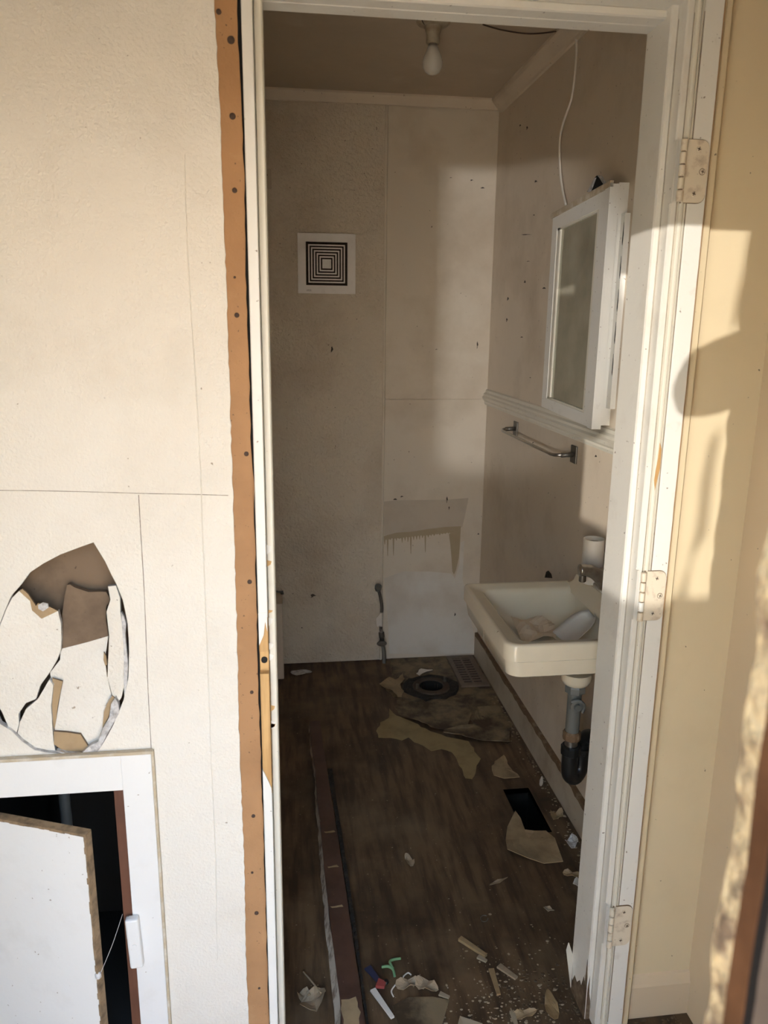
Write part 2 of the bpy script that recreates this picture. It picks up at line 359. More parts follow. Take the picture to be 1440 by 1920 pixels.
# wall left of the doorway, with the smashed hole and the cabinet opening really cut through
HOLE = [(176,1017),(186,1034),(197,1052),(210,1078),(219,1095),(229,1125),(234,1146),(239,1170),(241,1198),(242,1222),(240,1271),(236,1294),(231,1312),(221,1339),(212,1360),(204,1376),(195,1392),(186,1403),(174,1414),(150,1416),(124,1414),(105,1412),(86,1411),(64,1407),(41,1391),(19,1370),(0,1357),(-14,1330),(-22,1260),(-12,1205),(0,1172),(9,1144),(22,1117),(37,1097),(56,1072),(81,1056),(112,1041),(150,1027)]
rnd = random.Random(3)
hole = []
for i, p in enumerate(HOLE):
    q = onY(p[0], p[1], YN); hole.append((q.x, q.z))
hole = rough_line(hole+[hole[0]], .02, .0012, rnd)[:-1]
edge = rough_line([(-.0965, 0), (-.0975, .25), (-.094, .5), (-.0955, .75), (-.092, 1.0), (-.0905, 1.3), (-.0895, 1.6), (-.090, 1.9), (-.0935, 2.1), (-.0935, ZC)], .012, .0011, rnd)
CX0, CX1, CZ0, CZ1 = -.60, -.336, .05, .678
wf = plane_holes('wall_front', [(XV, 0)]+edge+[(XV, ZC)], [hole, [(CX0, CZ0), (CX1, CZ0), (CX1, CZ1), (CX0, CZ1)]], lambda p, d: (p[0], YN+d, p[1]), m_front, th=.012)
wf.data.materials.append(m_gyp)
for p in wf.data.polygons:
    if abs(p.normal.y) < .5: p.material_index = 1
tag(wf, 'cream painted drywall left of the doorway with a smashed hole', 'wall', kind='structure')
# brown hardboard strip bared where the casing was pulled off, nails in it
bd = extr('bare_board', [(p[0], p[1]) for p in [(-.105, YN+.006), (-.105, YN+.012), (-.0525, YN+.012), (-.0525, YN+.006)]], 'z', 0, ZC, m_hard, wf)
rr = random.Random(5)
pl = [(-.108, 0), (-.108, ZC)] + list(reversed(rough_line([(-.0535, 0), (-.0535, .5), (-.0545, .75), (-.0555, .9), (-.0540, 1.1), (-.0535, 1.28), (-.0565, 1.36), (-.0555, 1.45), (-.0565, 1.6), (-.0545, 1.8), (-.0575, 2.0), (-.0575, ZC)], .02, .0012, rr)))
bpy.data.objects.remove(bd)
bd = slab('bare_board', [Vector((x, YN+.0035, z)) for x, z in pl], (0, .009, 0), m_hard, wf); bd['label'] = 'bare brown hardboard strip'
nails = [(433,75,7),(410,22,5),(436,218,6),(440,357,5),(444,591,5),(462,851,5),(468,1091,5),(472,1298,4),(475,1530,4.5),(481,1712,5),(486,1853,3),(440,520,2.5),(473,1636,3)]
for px, py, r in nails:
    q = onY(px, py, YN+.003); rad = r*1.4/1455*.9
    lathe('nail', [(rad, 0.0), (rad, -.0012), (rad*.6, -.002)], (q.x, YN+.0035, q.z), m_nail, wf, 12, 'y')
box('stud', (-.115, -.0505), (YN+.013, 1.489), (0, ZC), m_dark, wf)  # near-black filler added so no light leaks through the gap
# seams scored in the wall board
def seam(pts, w=.0011):
    pp = [onY(x, y, YN) for x, y in pts]
    bm = bmesh.new(); b_tube(bm, spline(pp, 4), w, 5); from_bm('panel_seam', bm, m_seam if w < .001 else m_front, wf)
seam([(-60,919), (60,920), (160,922), (262,925), (360,927), (428,929)], .0006)
seam([(260,928), (264,1000), (270,1100), (274,1200), (278,1300), (284,1412)], .0007)
seam([(346,290), (352,480), (366,700), (376,880), (380,1000), (388,1200), (396,1420), (404,1600), (408,1800)], .0013)
# cavity behind the hole and broken drywall pieces hanging in it
cr = lambda pts: [(x*.375, 960+y*.375) for x, y in pts]
box('cavity_back', (-.66, -.20), (1.476, 1.489), (.69, 1.25), m_kraft, wf)
box('stud', (-.235, -.197), (1.413, 1.476), (.69, 1.25), m_cedar, wf)
box('stud', (-.70, -.66), (1.413, 1.476), (.69, 1.25), m_cedar, wf)
def shard(pts, Yf, m, th=.010, m2=None, label=None):
    pp = []
    for (x, y) in cr(pts):
        pp.append(onY(x, y, Yf(x, y)))
    o = slab('drywall_shard', pp, (0, th, 0), m, wf, m2 or m_kraft)
    if label: o['label'] = label
    return o
shard([(-50,650),(-20,600),(0,570),(30,490),(60,430),(95,395),(150,440),(205,530),(250,510),(290,495),(305,560),(307,640),(303,695),(280,750),(250,800),(200,870),(180,935),(130,955),(92,1010),(95,1060),(82,1108),(45,1080),(10,1000),(-50,900)], lambda x, y: 1.404+.016*max(0, min(1, x/115)), m_front, .010, m_gyp, 'bent white shard on the left of the hole')
shard([(96,396),(112,385),(140,410),(180,470),(190,455),(240,470),(290,495),(252,513),(208,534),(160,492),(150,445)], lambda x, y: 1.4035+.016*max(0, min(1, x/115)), m_tan, .004)
shard([(190,465),(215,452),(240,458),(243,478),(215,497),(192,485)], lambda x, y: 1.413, m_gyp, .004)
shard([(335,365),(350,362),(372,377),(440,400),(500,398),(532,400),(552,440),(532,470),(530,540),(542,620),(440,650),(315,682),(306,600),(312,500),(322,430)], lambda x, y: 1.432+.02*(1210-y)/110, m_kraft, .010, m_kraft, 'brown-backed shard bent inward')
shard([(303,695),(315,680),(440,650),(542,620),(530,700),(527,760),(537,830),(560,925),(535,960),(515,1075),(490,1150),(442,1175),(402,1112),(330,1105),(272,1100),(278,1060),(312,850),(255,832),(250,803),(300,740)], lambda x, y: 1.415+.022*max(0, (1340-y)/150), m_front, .010, m_tan, 'large white shard in the middle of the hole')
shard([(519,700),(530,720),(536,765),(526,768),(517,740)], lambda x, y: 1.417, m_tan, .004)
shard([(262,832),(313,847),(290,960),(275,1085),(262,1072),(255,960),(268,880)], lambda x, y: 1.416, m_tan, .004)
shard([(268,1098),(330,1102),(402,1112),(442,1175),(405,1212),(335,1207),(270,1162)], lambda x, y: 1.408, m_tan, .006)
shard([(540,372),(580,368),(600,430),(602,500),(614,600),(623,700),(626,850),(606,930),(590,952),(562,918),(537,830),(546,620),(532,500),(552,440)], lambda x, y: 1.406+.006*(240-x)/40, m_front, .010, m_gyp, 'narrow white shard along the right rim of the hole')
shard([(560,920),(592,938),(560,960),(540,1030),(512,1080),(520,1000),(535,960)], lambda x, y: 1.4075, m_tan, .004)
shard([(246,838),(266,866),(255,970),(263,1098),(270,1165),(282,1218),(180,1197),(120,1152),(88,1105),(100,1050),(130,985),(190,935)], lambda x, y: 1.409, m_front, .010, m_gyp)
shard([(575,930),(592,960),(596,1005),(548,1090),(498,1185),(462,1228),(395,1222),(330,1216),(280,1195),(330,1207),(400,1214),(450,1168),(490,1150),(515,1080),(545,1030),(556,960)], lambda x, y: 1.3985, m_gyp, .012, m_gyp)
shard([(606,500),(618,520),(630,560),(626,620),(640,760),(636,850),(622,920),(618,850),(620,720),(612,600)], lambda x, y: 1.402, m_gyp, .008, m_gyp)

# door frame -------------------------------------------------------------
df_ = empty('door_1', (.32, YN, 0), 'painted wooden door frame of the open bathroom doorway', 'door frame', kind='structure')
ZH = 2.076
jr = extr('jamb', [(.668, 1.492), (.668, 1.404), (.670, 1.400), (.679, 1.400), (.681, 1.402), (.681, 1.373), (.683, 1.370), (.692, 1.370), (.694, 1.376), (.735, 1.40), (.735, 1.492)], 'z', 0, 2.20, m_jamb, df_)
jr['label'] = 'hinge-side jamb with door stop'
cs = extr('casing', [(.693, 1.385), (.693, 1.372), (.6935, 1.362), (.696, 1.359), (.699, 1.359), (.700, 1.364), (.7015, 1.364), (.7022, 1.360), (.7045, 1.3605), (.7055, 1.369), (.708, 1.369), (.708, 1.385)], 'z', 0, 2.20, m_cream, df_)
box('casing', (.7065, .741), (1.361, YN), (0, 2.20), m_strip, df_, .0015)['label'] = 'flat white hinge-side casing board'
extr('casing', [(.7415, 1.40), (.7415, 1.381), (.7445, 1.381), (.7445, 1.373), (.748, 1.371), (.760, 1.372), (.764, 1.378), (.767, 1.392), (.767, 1.40)], 'z', 0, ZC, m_warm, df_)
rq = random.Random(23)
eg = rough_line([(.7400, .02), (.7402, .6), (.7396, 1.2), (.7402, 1.7), (.7398, 2.18)], .03, .0006, rq)
slab('bare_edge', [Vector((x, 1.3606, z)) for x, z in eg]+[Vector((.7418, 1.3606, z)) for x, z in reversed(eg)], (0, .03, 0), m_tanedge, df_)
for gx, gy, gw in ((.6812, 1.3997, .0005), (.6930, 1.3693, .0004), (.7061, 1.3608, .0005), (.7462, 1.3724, .0006), (.7675, 1.3995, .0006)):
    box('grime_line', (gx-gw, gx+gw), (gy-gw, gy+gw), (.03, 2.07), m_grime, df_)
# head: stop, rabbet and casing above
extr('head', [(1.492, ZH), (1.456, ZH), (1.454, ZH+.001), (1.424, ZH+.001), (1.420, ZH+.003), (1.420, ZH+.013), (1.422, ZH+.015), (1.374, ZH+.015), (1.370, ZH+.017), (1.370, ZH+.030), (1.376, ZH+.032), (1.40, ZH+.08), (1.492, ZH+.08)], 'x', -.052, .7065, m_jamb, df_)
extr('head_casing', [(1.402, ZH+.030), (1.362, ZH+.030), (1.359, ZH+.033), (1.359, ZH+.040), (1.365, ZH+.042), (1.361, ZH+.045), (1.361, ZH+.10), (1.402, ZH+.10)], 'x', -.052, .7065, m_cream, df_)
# left (strike) jamb: painted above, split open to raw pine lower down
za, zb_, zc_, zd = 1.03, .960, .915, .66
def leftjamb(z0, z1, m, y0, x1=-.034):
    return extr('jamb', [(-.0505, 1.492), (-.0505, y0), (-.049, y0-.002), (x1, y0-.002), (x1+.001, y0), (x1+.001, 1.492)], 'z', z0, z1, m, df_)
leftjamb(za, 2.10, m_strip, 1.372)['label'] = 'white edge of the strike-side jamb'
leftjamb(0, zd, m_strip, 1.372)
leftjamb(zb_, za, m_pine, 1.377)['label'] = 'split jamb showing raw pine'
leftjamb(zc_, zb_, m_pine, 1.392)
leftjamb(zd, zc_, m_pine, 1.376)
o = slab('splinter', [Vector(p) for p in [(-.0503, 1.3693, zd+.055), (-.040, 1.3693, zd+.03), (-.034, 1.3693, zd+.012), (-.034, 1.3693, zd-.01), (-.0503, 1.3693, zd-.01)]], (0, .008, 0), m_strip, df_)
o = slab('splinter', [Vector(p) for p in [(-.0503, 1.3693, za+.01), (-.034, 1.3693, za+.01), (-.0345, 1.3693, za-.028), (-.038, 1.3693, za-.008), (-.0415, 1.3693, za-.035), (-.0503, 1.3693, za-.055)]], (0, .008, 0), m_strip, df_)
lathe('strike_hole', [(.006, 0), (.006, -.004)], (-.042, 1.3905, (zb_+zc_)/2), m_dark, df_, 14, 'y')
st = extr('door_stop', [(-.0325, 1.492), (-.0325, 1.402), (-.031, 1.399), (-.021, 1.399), (-.0185, 1.402), (-.018, 1.492)], 'z', 0, ZH+.014, m_cream, df_)
# ragged chips of paint along the strike side stop
rr = random.Random(11)
for k in range(9):
    z = rr.uniform(.75, 1.15); h = rr.uniform(.006, .02)
    slab('paint_chip', [Vector((-.0325, 1.3985, z)), Vector((-.026, 1.3985, z+h*.3)), Vector((-.024, 1.3985, z+h*.8)), Vector((-.0325, 1.3985, z+h))], (0, .001, 0), m_pine if k % 2 else m_strip, df_)
# bare wood scar and water rot at the foot of the hinge side
zz = [onY(1228, 830, 1.3605).z, onY(1222, 908, 1.3605).z]
slab('bare_scar', [Vector(p) for p in [(.698, 1.3583, zz[0]), (.7025, 1.3583, zz[0]-.012), (.7030, 1.3583, zz[0]-.05), (.700, 1.3583, zz[1]+.012), (.697, 1.3583, zz[1]-.012), (.6940, 1.3583, zz[1]+.008), (.6955, 1.3583, zz[1]+.03), (.6970, 1.3583, zz[0]-.03)]], (0, .0015, 0), m_pine, df_)
rq = random.Random(17)
rf = [(1.400, 0), (1.402, .11), (1.408, .16), (1.413, .09), (1.42, .10), (1.43, .065), (1.44, .07), (1.455, .05), (1.47, .055), (1.48, .03), (1.492, .035), (1.492, 0)]
slab('rotten_foot', [Vector((.6675, y, z)) for y, z in rf], (.001, 0, 0), m_foot, df_)
slab('rotten_foot', [Vector((x, 1.3995, z)) for x, z in [(.670, 0), (.670, .09), (.673, .12), (.675, .07), (.679, .05), (.680, 0)]], (0, .001, 0), m_foot, df_)
slab('peeled_paint', [Vector(p) for p in [(.660, 1.47, .02), (.648, 1.485, .115), (.655, 1.492, .128), (.668, 1.492, .09), (.668, 1.492, .01)]], (.002, .001, 0), m_cream, df_)

# hinges ---------------------------------------------------------------
def hinge(zc, idx):
    h = empty('hinge', (.69, 1.356, zc)); h.parent = df_; h.matrix_parent_inverse = Matrix.Translation(df_.location).inverted()
    h.location = (.69, 1.356, zc)
    HM = Matrix.Translation(h.location).inverted()
    def ch(o):
        o.parent = h; o.matrix_parent_inverse = HM; return o
    H = .1016/2*1.0; r = .014
    def leafpoly(x0, x1):
        pts = [(x0, -H), (x1-r, -H)]
        pts += [(x1-r+r*math.sin(a), -H+r-r*math.cos(a)) for a in [math.pi/2*k/5 for k in range(1, 6)]]
        pts += [(x1-r+r*math.cos(a), H-r+r*math.sin(a)) for a in [math.pi/2*k/5 for k in range(0, 6)]]
        pts += [(x0, H)]
        return pts
    ch(slab('hinge_dirt_outline', [Vector((.716+(x-.716)*1.045, 1.3600, zc+z*1.018)) for x, z in leafpoly(.694, .7375)], (0, .001, 0), m_brownedge, None))  # slightly larger brown plate, seen as the leaf's dirty outline
    ch(slab('hinge_leaf', [Vector((x, 1.3585, zc+z)) for x, z in leafpoly(.694, .7375)], (0, .003, 0), m_hinge, None, m_brownedge))
    ch(slab('hinge_leaf', [Vector((.6802, 1.358+ (x-.694)*1.0*.75+.006, zc+z)) for x, z in leafpoly(.694, .7250)], (.002, 0, 0), m_jamb, None, m_jamb))
    for k in range(5):
        z0 = zc-H+k*2*H/5
        ch(lathe('knuckle', [(.0042, .0008), (.0056, .0018), (.0056, 2*H/5-.0018), (.0042, 2*H/5-.0008)], (.6895, 1.3555, z0), m_hinge if not (idx == 1 and k == 1) else m_strip, None, 12))
    ch(lathe('pin', [(.0035, 0), (.0035, 2*H-.004)], (.6895, 1.3555, zc-H+.002), m_brownedge, None, 8))
    for dx, dz in ((.020, .036), (.030, 0), (.018, -.036)):
        s = ch(lathe('screw', [(.0048, 0), (.0046, -.0010), (.0034, -.0014)], (.7+dx-.002, 1.3585, zc+dz), m_hinge, None, 12, 'y'))
        for a in (0.3, 0.3+math.pi/2):
            rot = Matrix.Translation((.7+dx-.002, 1.3568, zc+dz)) @ Matrix.Rotation(a, 4, 'Y')
            ch(box('screw_slot', (-.0032, .0032), (-.0004, .0006), (-.0006, .0006), m_nail, None, 0, rot))
    ch(lathe('screw_rim', [(.0056, 0), (.0056, -.0003)], (.7+.028, 1.3584, zc), m_brownedge, None, 14, 'y'))
    return h
m_hinge = mat('painted_hinge', (0.74, .64, .50), .45, (0.36, .24, .16), 45, .6, .52, .7, (.14, .08, .05), 110, .74)
hz = [(onY(1275, 320, 1.356).z), (onY(1203, 1119, 1.356).z), (onY(1143, 1740, 1.356).z)]
for i, z in enumerate(hz): hinge(z, i)

# trims --------------------------------------------------------------------
def trim(name, prof, axis, a, b, m, label, cat='trim'):
    o = extr(name, prof, axis, a, b, m); tag(o, label, cat, kind='structure'); return o
trim('trim_1', [(XR, 1.215), (XR-.010, 1.217), (XR-.014, 1.226), (XR-.012, 1.232), (XR-.020, 1.240), (XR-.024, 1.252), (XR-.018, 1.258), (XR-.018, 1.266), (XR-.010, 1.272), (XR-.008, 1.282), (XR, 1.286)], 'y', 1.50, YB-.006, m_cream, 'moulded cream chair rail along the right bathroom wall', 'chair rail')
trim('trim_2', [(YB-.014, 2.425), (YB-.020, 2.427), (YB-.024, 2.434), (YB-.036, 2.450), (YB-.040, 2.457), (YB-.040, ZC), (YB-.014, ZC)], 'x', XL, XR, m_bath, 'cove moulding where the back wall meets the ceiling', 'moulding')
trim('trim_3', [(XR, 2.410), (XR-.008, 2.412), (XR-.012, 2.420), (XR-.036, 2.446), (XR-.042, 2.456), (XR-.042, ZC), (XR, ZC)], 'y', 1.50, YB-.04, m_bath, 'cove moulding where the right wall meets the ceiling', 'moulding')
bs = trim('baseboard_right', [(XR, 0), (XR-.013, 0), (XR-.013, .118), (XR, .118)], 'y', 1.50, YB-.006, m_base, 'scuffed baseboard along the right bathroom wall', 'baseboard')
rr = random.Random(21)
prof = rough_line([(1.50, .118), (YB-.01, .118)], .03, .003, rr)
slab('bare_top_edge', [Vector((XR-.0135, y, z-.010+rr.uniform(-.006, .003))) for y, z in prof]+[Vector((XR-.0135, y, .1215)) for y, z in reversed(prof)], (.0135, 0, 0), m_brownedge, bs)
bf = trim('baseboard_front', [(YN, 0), (1.388, 0), (1.388, .085), (1.391, .092), (1.396, .108), (YN, .112)], 'x', .762, XR-.004, m_warm2, 'short cream baseboard beside the hinge-side casing', 'baseboard')

# ------------------------------------------------------------------ back wall features
def decal(name, pts, Y, m, parent, th=.0012):
    return slab(name, [onY(x, y, Y) for x, y in pts], (0, th, 0), m, parent)
YP = YB-.0058
sc = lambda P_: [(500+x*.3194, 880+y*.3194) for x, y in P_]
decal('unpainted_patch', sc([(684,190),(760,182),(900,180),(1060,178),(1185,168),(1175,220),(1160,290),(1148,340),(1000,352),(850,368),(690,388)]), YP, m_grey, wb).__setitem__('label', 'grey ghost of a removed cistern')
rr = random.Random(31)
top = [(688,392),(760,372),(850,366),(950,350),(1050,338),(1140,334)]
bot = []
x = 1090
edge_r = [(1140,334),(1136,420),(1128,520),(1112,590),(1100,618),(1090,600),(1085,520),(1078,440),(1070,380)]
while x > 690:
    d = 372+(1090-x)*.1
    bot.append((x, d+rr.uniform(-3, 3))); L = rr.choice([6, 14, 30, 20, 60, 100]) if x < 960 else rr.choice([3, 8])
    bot.append((x-4, d+L)); bot.append((x-7, d+L)); bot.append((x-11, d+rr.uniform(-3, 4))); x -= 17
decal('drip_band', sc(top+edge_r+bot), YP-.0002, m_drip, wb)['label'] = 'tan band of old paint with drips'
decal('pale_patch', sc([(690,640),(800,600),(960,600),(1085,612),(1105,640),(1130,560),(1140,430),(1160,420),(1150,640),(1180,800),(1215,960),(1220,1080),(1000,1088),(720,1082),(712,900),(700,760)]), YP+.0004, m_pale, wb)['label'] = 'paler patch of paint behind the missing toilet, cool daylight put into its colour'  # pale cool tone carries the bluish daylight low on the wall
for (x, y, a, b_, k) in [(741,936,5,3,0),(753,931,4,2,1),(838,937,2,7,2),(842,953,1.5,4,3),(905,352,5,2.5,0),(845,333,3,1,1),(895,519+128,2,8,2),(897,1001,2,3,0),(622,655,3,9,1),(586,1117,7,4,2),(853,1152,2,5,1),(566,1177,2,2,0),(884,338,4,1.5,2),(818,655,3,1,1)]:
    q = [(x+a*math.cos(t)*(.6+.4*math.sin(3*t+k)), y+b_*math.sin(t)*(.7+.3*math.cos(2*t+k))) for t in [2*math.pi*j/9 for j in range(9)]]
    decal('wall_mark', q, (YP-.0004) if x > 715 else YB-.0148, m_stain_d, wb, .0006)
# exhaust vent
vx0, vx1, vz0, vz1 = .078, .318, 1.687, 1.925; vcx, vcz = .199, 1.806
vt = empty('exhaust_vent', (vcx, YB-.014, vcz), 'square white exhaust fan grille on the back wall', 'vent')
yv = YB-.014
def ring(name, h0, h1, y0, y1, m, parent, cx=vcx, cz=vcz, bev=True):
    bm = bmesh.new()
    for (a, b_, c_, d_) in ((-h1, h1, h0, h1), (-h1, h1, -h1, -h0), (-h1, -h0, -h0, h0), (h0, h1, -h0, h0)):
        b_box(bm, cx+a, cx+b_, y0, y1, cz+c_, cz+d_)
    return from_bm(name, bm, m, parent)
ring('frame', .087, .1205, yv-.014, yv-.001, m_vent, vt)
box('dark_backing', (vcx-.09, vcx+.09), (yv-.003, yv-.001), (vcz-.09, vcz+.09), m_vent_dark, vt)  # near-black mottled plate behind the louvers
for k in range(6):
    h = .0765-.0117*k; ring('louver', h-.0050, h+.0002, yv-.010, yv-.004, m_vent, vt)
box('louver', (vcx-.0125, vcx+.0125), (yv-.010, yv-.003), (vcz-.0125, vcz+.0125), m_vent, vt, .001)
for k in range(2): box('fine_print', (vcx-.086, vcx-.066), (yv-.0143, yv-.0138), (vcz-.1065-.004*k, vcz-.1055-.004*k), m_nail, vt)
# switch plate
sp = empty('switch_plate', (-.036, yv, 2.13), 'small grey cover plate high on the back wall beside the door frame', 'cover plate')
box('plate', (-.058, -.024), (yv-.006, yv), (2.093, 2.168), m_grey, sp, .002); lathe('screw', [(.003, 0), (.003, -.0012)], (-.041, yv-.006, 2.145), m_nail, sp, 10, 'y')
# toilet supply line
sl = empty('water_supply', (.455, 3.385, 0), 'capless toilet supply hose and shut-off valve rising from the floor', 'supply pipe')
q = lambda x, y, Y=3.385: onY(x, y, Y)
tube('riser_pipe', [q(720, 1252), q(720, 1225), q(717, 1205)], .0095, m_pvc, sl)
tube('valve_body', [q(717, 1206), q(716, 1196), q(715, 1186)], [.011]*7+[.014]*6, m_steel, sl)
lathe('valve_handle', [(.006, 0), (.006, -.028), (.017, -.03), (.019, -.036), (.017, -.042), (.004, -.043)], q(714, 1201), m_steel, sl, 16, 'y', 1.25, .7)
tube('coupling_nut', [q(715, 1187), q(714, 1179)], .008, m_chrome, sl, 6)
tube('hose', [q(714, 1182), q(714, 1160), q(716, 1140), q(713, 1118), q(710, 1108)], .0075, m_steel, sl)
tube('hose_tag', [q(714, 1174), q(715, 1148)], .0092, m_white, sl)
slab('paper_flag', [q(714, 1172, 3.374), q(707, 1176, 3.372), q(705, 1160, 3.372), q(714, 1150, 3.374)], (0, .0008, 0), m_white, sl)
mm = Matrix.Rotation(math.radians(35), 4, 'X')
lathe('hose_nut', [(.008, -.016), (.013, -.012), (.0165, 0), (.0165, .014), (.012, .014), (.011, .004)], q(709, 1103, 3.380), m_pvc, sl, 16, 'z', mat4=mm)
# stub on the left
pb = empty('pipe_stub', (-.008, 3.36, .36), 'small dark pipe stub poking out low beside the strike jamb', 'pipe')
tube('stub', [onY(514, 1108, 3.38), onY(524, 1110, 3.38), onY(531, 1109, 3.38)], .005, m_steel, pb, 8); lathe('stub_cap', [(.007, 0), (.008, .006), (.006, .008)], onY(529, 1114, 3.38), m_steel, pb, 12)

# ------------------------------------------------------------------ ceiling light
bl = empty('ceiling_lampholder', (.482, 2.612, ZC), 'tarnished bare-bulb lampholder on the bathroom ceiling', 'lampholder')
lathe('canopy', [(.052, 0), (.053, -.006), (.046, -.013), (.030, -.018)], (.482, 2.612, ZC), m_socket, bl, 28)
lathe('socket', [(.028, -.014), (.024, -.030), (.0195, -.040), (.0205, -.062), (.019, -.066)], (.482, 2.612, ZC), m_socket, bl, 24)
tube('loose_wire', [(.43, 2.56, ZC-.004), (.452, 2.60, ZC-.016), (.470, 2.59, ZC-.010)], .002, m_nail, bl, 6)
bu = empty('light_bulb', (.482, 2.612, ZC-.066), 'unlit frosted round light bulb screwed into the ceiling lampholder', 'light bulb')
lathe('base', [(.0135, -.060), (.0145, -.070), (.0165, -.074)], (.482, 2.612, ZC), m_chrome, bu, 20)
lathe('globe', [(.0165, -.074), (.0195, -.084), (.026, -.097), (.0305, -.110), (.0315, -.120), (.0290, -.133), (.0215, -.144), (.0110, -.150), (.002, -.151)], (.482, 2.612, ZC), m_bulb, bu, 28)

# ------------------------------------------------------------------ right wall features
# mirror cabinet door, hung a little askew over a recessed white box
XM = .868
mc = empty('wall_mirror', (XR, 2.30, 1.28), 'tarnished wall mirror in a peeling white wooden frame', 'mirror')
A = onX(1037, 405, XM); B = onX(1148, 344, XM); Cc = onX(1112, 805, XM); Dd = onX(1015, 762, XM)
def lerp(a, b, t): return a+(b-a)*t
def quad(u, v): return lerp(lerp(A, B, u), lerp(Dd, Cc, u), v)
fw, fh = .15, .075
def rail(u0, u1, v0, v1, name='frame_rail', th=.022, dx=0.0, m=m_strip, par=mc):
    return slab(name, [quad(u0, v0)+Vector((dx, 0, 0)), quad(u1, v0)+Vector((dx, 0, 0)), quad(u1, v1)+Vector((dx, 0, 0)), quad(u0, v1)+Vector((dx, 0, 0))], (th, 0, 0), m, par)
rail(0, 1, 0, fh); rail(0, 1, 1-.055, 1); rail(0, .10, fh, 1-.055, 'frame_stile'); rail(1-.17, 1, fh, 1-.055, 'frame_stile')
rail(.085, .845, fh-.012, 1-.045, 'mirror_glass', .003, .008, m_mirror)
rail(.10, .155, fh, 1-.055, 'inner_bead', .006, .002, m_cream); rail(.80, .83, fh, 1-.055, 'inner_bead', .006, .001, m_cream)
rail(.10, .83, fh, fh+.010, 'inner_bead', .006, .002, m_cream); rail(.10, .83, 1-.065, 1-.055, 'inner_bead', .006, .002, m_cream)
rail(.93, 1.0, -.004, 1.0, 'edge_moulding', .006, -.005, m_strip); rail(-.01, 1.0, -.012, .012, 'edge_moulding', .010, -.006, m_capt)
rail(.02, .985, -.008, .985, 'back_box', .028, .022, m_strip)
bp = box('backing_panel', (.903, XR), (2.062, 2.16), (1.34, 1.853), m_strip); tag(bp, 'white backing panel sticking out behind the mirror', 'panel')
rr = random.Random(41)
for k in range(5):
    z = 1.80-.085*k; slab('crack', [Vector((.9026, 2.0615, z)), Vector((.9026, 2.0645, z+.03)), Vector((.9026, 2.066, z-.02)), Vector((.9026, 2.063, z-.028))], (-.0008, 0, 0), m_dark, bp)
slab('shadow_gap', [onX(1113, 800, .9005), onX(1121, 803, .9005), onX(1124, 757, .9005), onX(1117, 754, .9005)], (.002, 0, 0), m_dark, bp)
# torn hole above the mirror
th_ = empty('torn_wall_hole', (XR-.002, 2.35, 1.96), 'jagged torn hole in the wall above the mirror', 'hole')
hp = [(1103,360),(1108,346),(1113,335),(1119,329),(1126,332),(1131,340),(1133,349),(1120,354)]
slab('opening', [onX(x, y, XR-.0015) for x, y in hp], (.001, 0, 0), m_dark, th_)  # shade inside the hole painted as a near-black plate; wall is uncut
for P_ in ([(1100,360),(1108,346),(1113,335),(1116,333),(1109,352),(1105,361)], [(1119,328),(1127,330),(1134,342),(1136,350),(1130,344),(1124,334)]):
    slab('torn_flap', [onX(x, y, XR-.006) for x, y in P_], (.004, 0, 0), m_gyp, th_)
# cable
cb = tube('electric_cable', [onX(1080, 68, XR-.006), onX(1081, 100, XR-.006), onX(1077, 150, XR-.010), onX(1070, 190, XR-.012), onX(1056, 230, XR-.014), onX(1050, 262, XR-.012), onX(1050, 310, XR-.010), onX(1054, 350, XR-.012), onX(1061, 384, XR-.020)], .0038, m_white)
tag(cb, 'loose white electric cable hanging from ceiling down to the mirror', 'cable')
o = tube('ceiling_wire', [onZ(905, 46, ZC-.003), onZ(940, 56, ZC-.006), onZ(985, 63, ZC-.010), onZ(1020, 62, ZC-.008), onZ(1048, 58, ZC-.004)], .0022, m_nail, None, 6); tag(o, 'thin dark wire sagging along the bathroom ceiling', 'wire')
# towel bar
tb = empty('towel_bar', (XR, 2.62, 1.17), 'tarnished metal towel bar under the chair rail', 'towel bar')
y1, y2, zt = 2.965, 2.335, 1.168
for yy in (y1, y2):
    box('bracket', (XR-.006, XR), (yy-.024, yy+.024), (zt-.028, zt+.028), m_steel, tb, .002)
    tube('post', [(XR-.004, yy, zt), (XR-.045, yy, zt-.002)], .008, m_steel, tb, 8, 1)
tube('bar', [(XR-.006, y1, zt), (XR-.05, y1-.006, zt-.002), (XR-.064, y1-.03, zt-.004), (XR-.066, y1-.10, zt-.004), (XR-.066, y2+.10, zt-.004), (XR-.064, y2+.03, zt-.004), (XR-.05, y2+.004, zt-.002), (XR-.006, y2, zt)], .0055, m_chrome, tb, 10, 4)
for (x, y, a, b_, k) in [(1117,855,2.5,4,0),(1174,455,5,9,1),(978,632,3,2,0),(985,440,14,1,2),(990,490,4,1,1),(952,560,2,5,1),(984,528,2,5,0),(1004,340,3,3,1),(1001,403,2,2,0),(975,235,2,3,1),(988,240,2,4,2),(994,708,1.5,1.5,0),(999,830,1.5,2,1),(950,600,2,4,2),(1020,540,4,3,0)]:
    qd = [onX(x+a*math.cos(t)*(.6+.4*math.sin(3*t+k)), y+b_*math.sin(t)*(.7+.3*math.cos(2*t+k)), XR-.0008) for t in [2*math.pi*j/9 for j in range(9)]]
    slab('wall_mark', qd, (.0006, 0, 0), m_stain_d, wr)
slab('pipe_hole', [onX(x, y, XR-.0012) for x, y in [(1021,1083),(1024,1072),(1028,1070),(1033,1076),(1035,1084)]], (.001, 0, 0), m_rot, wr)

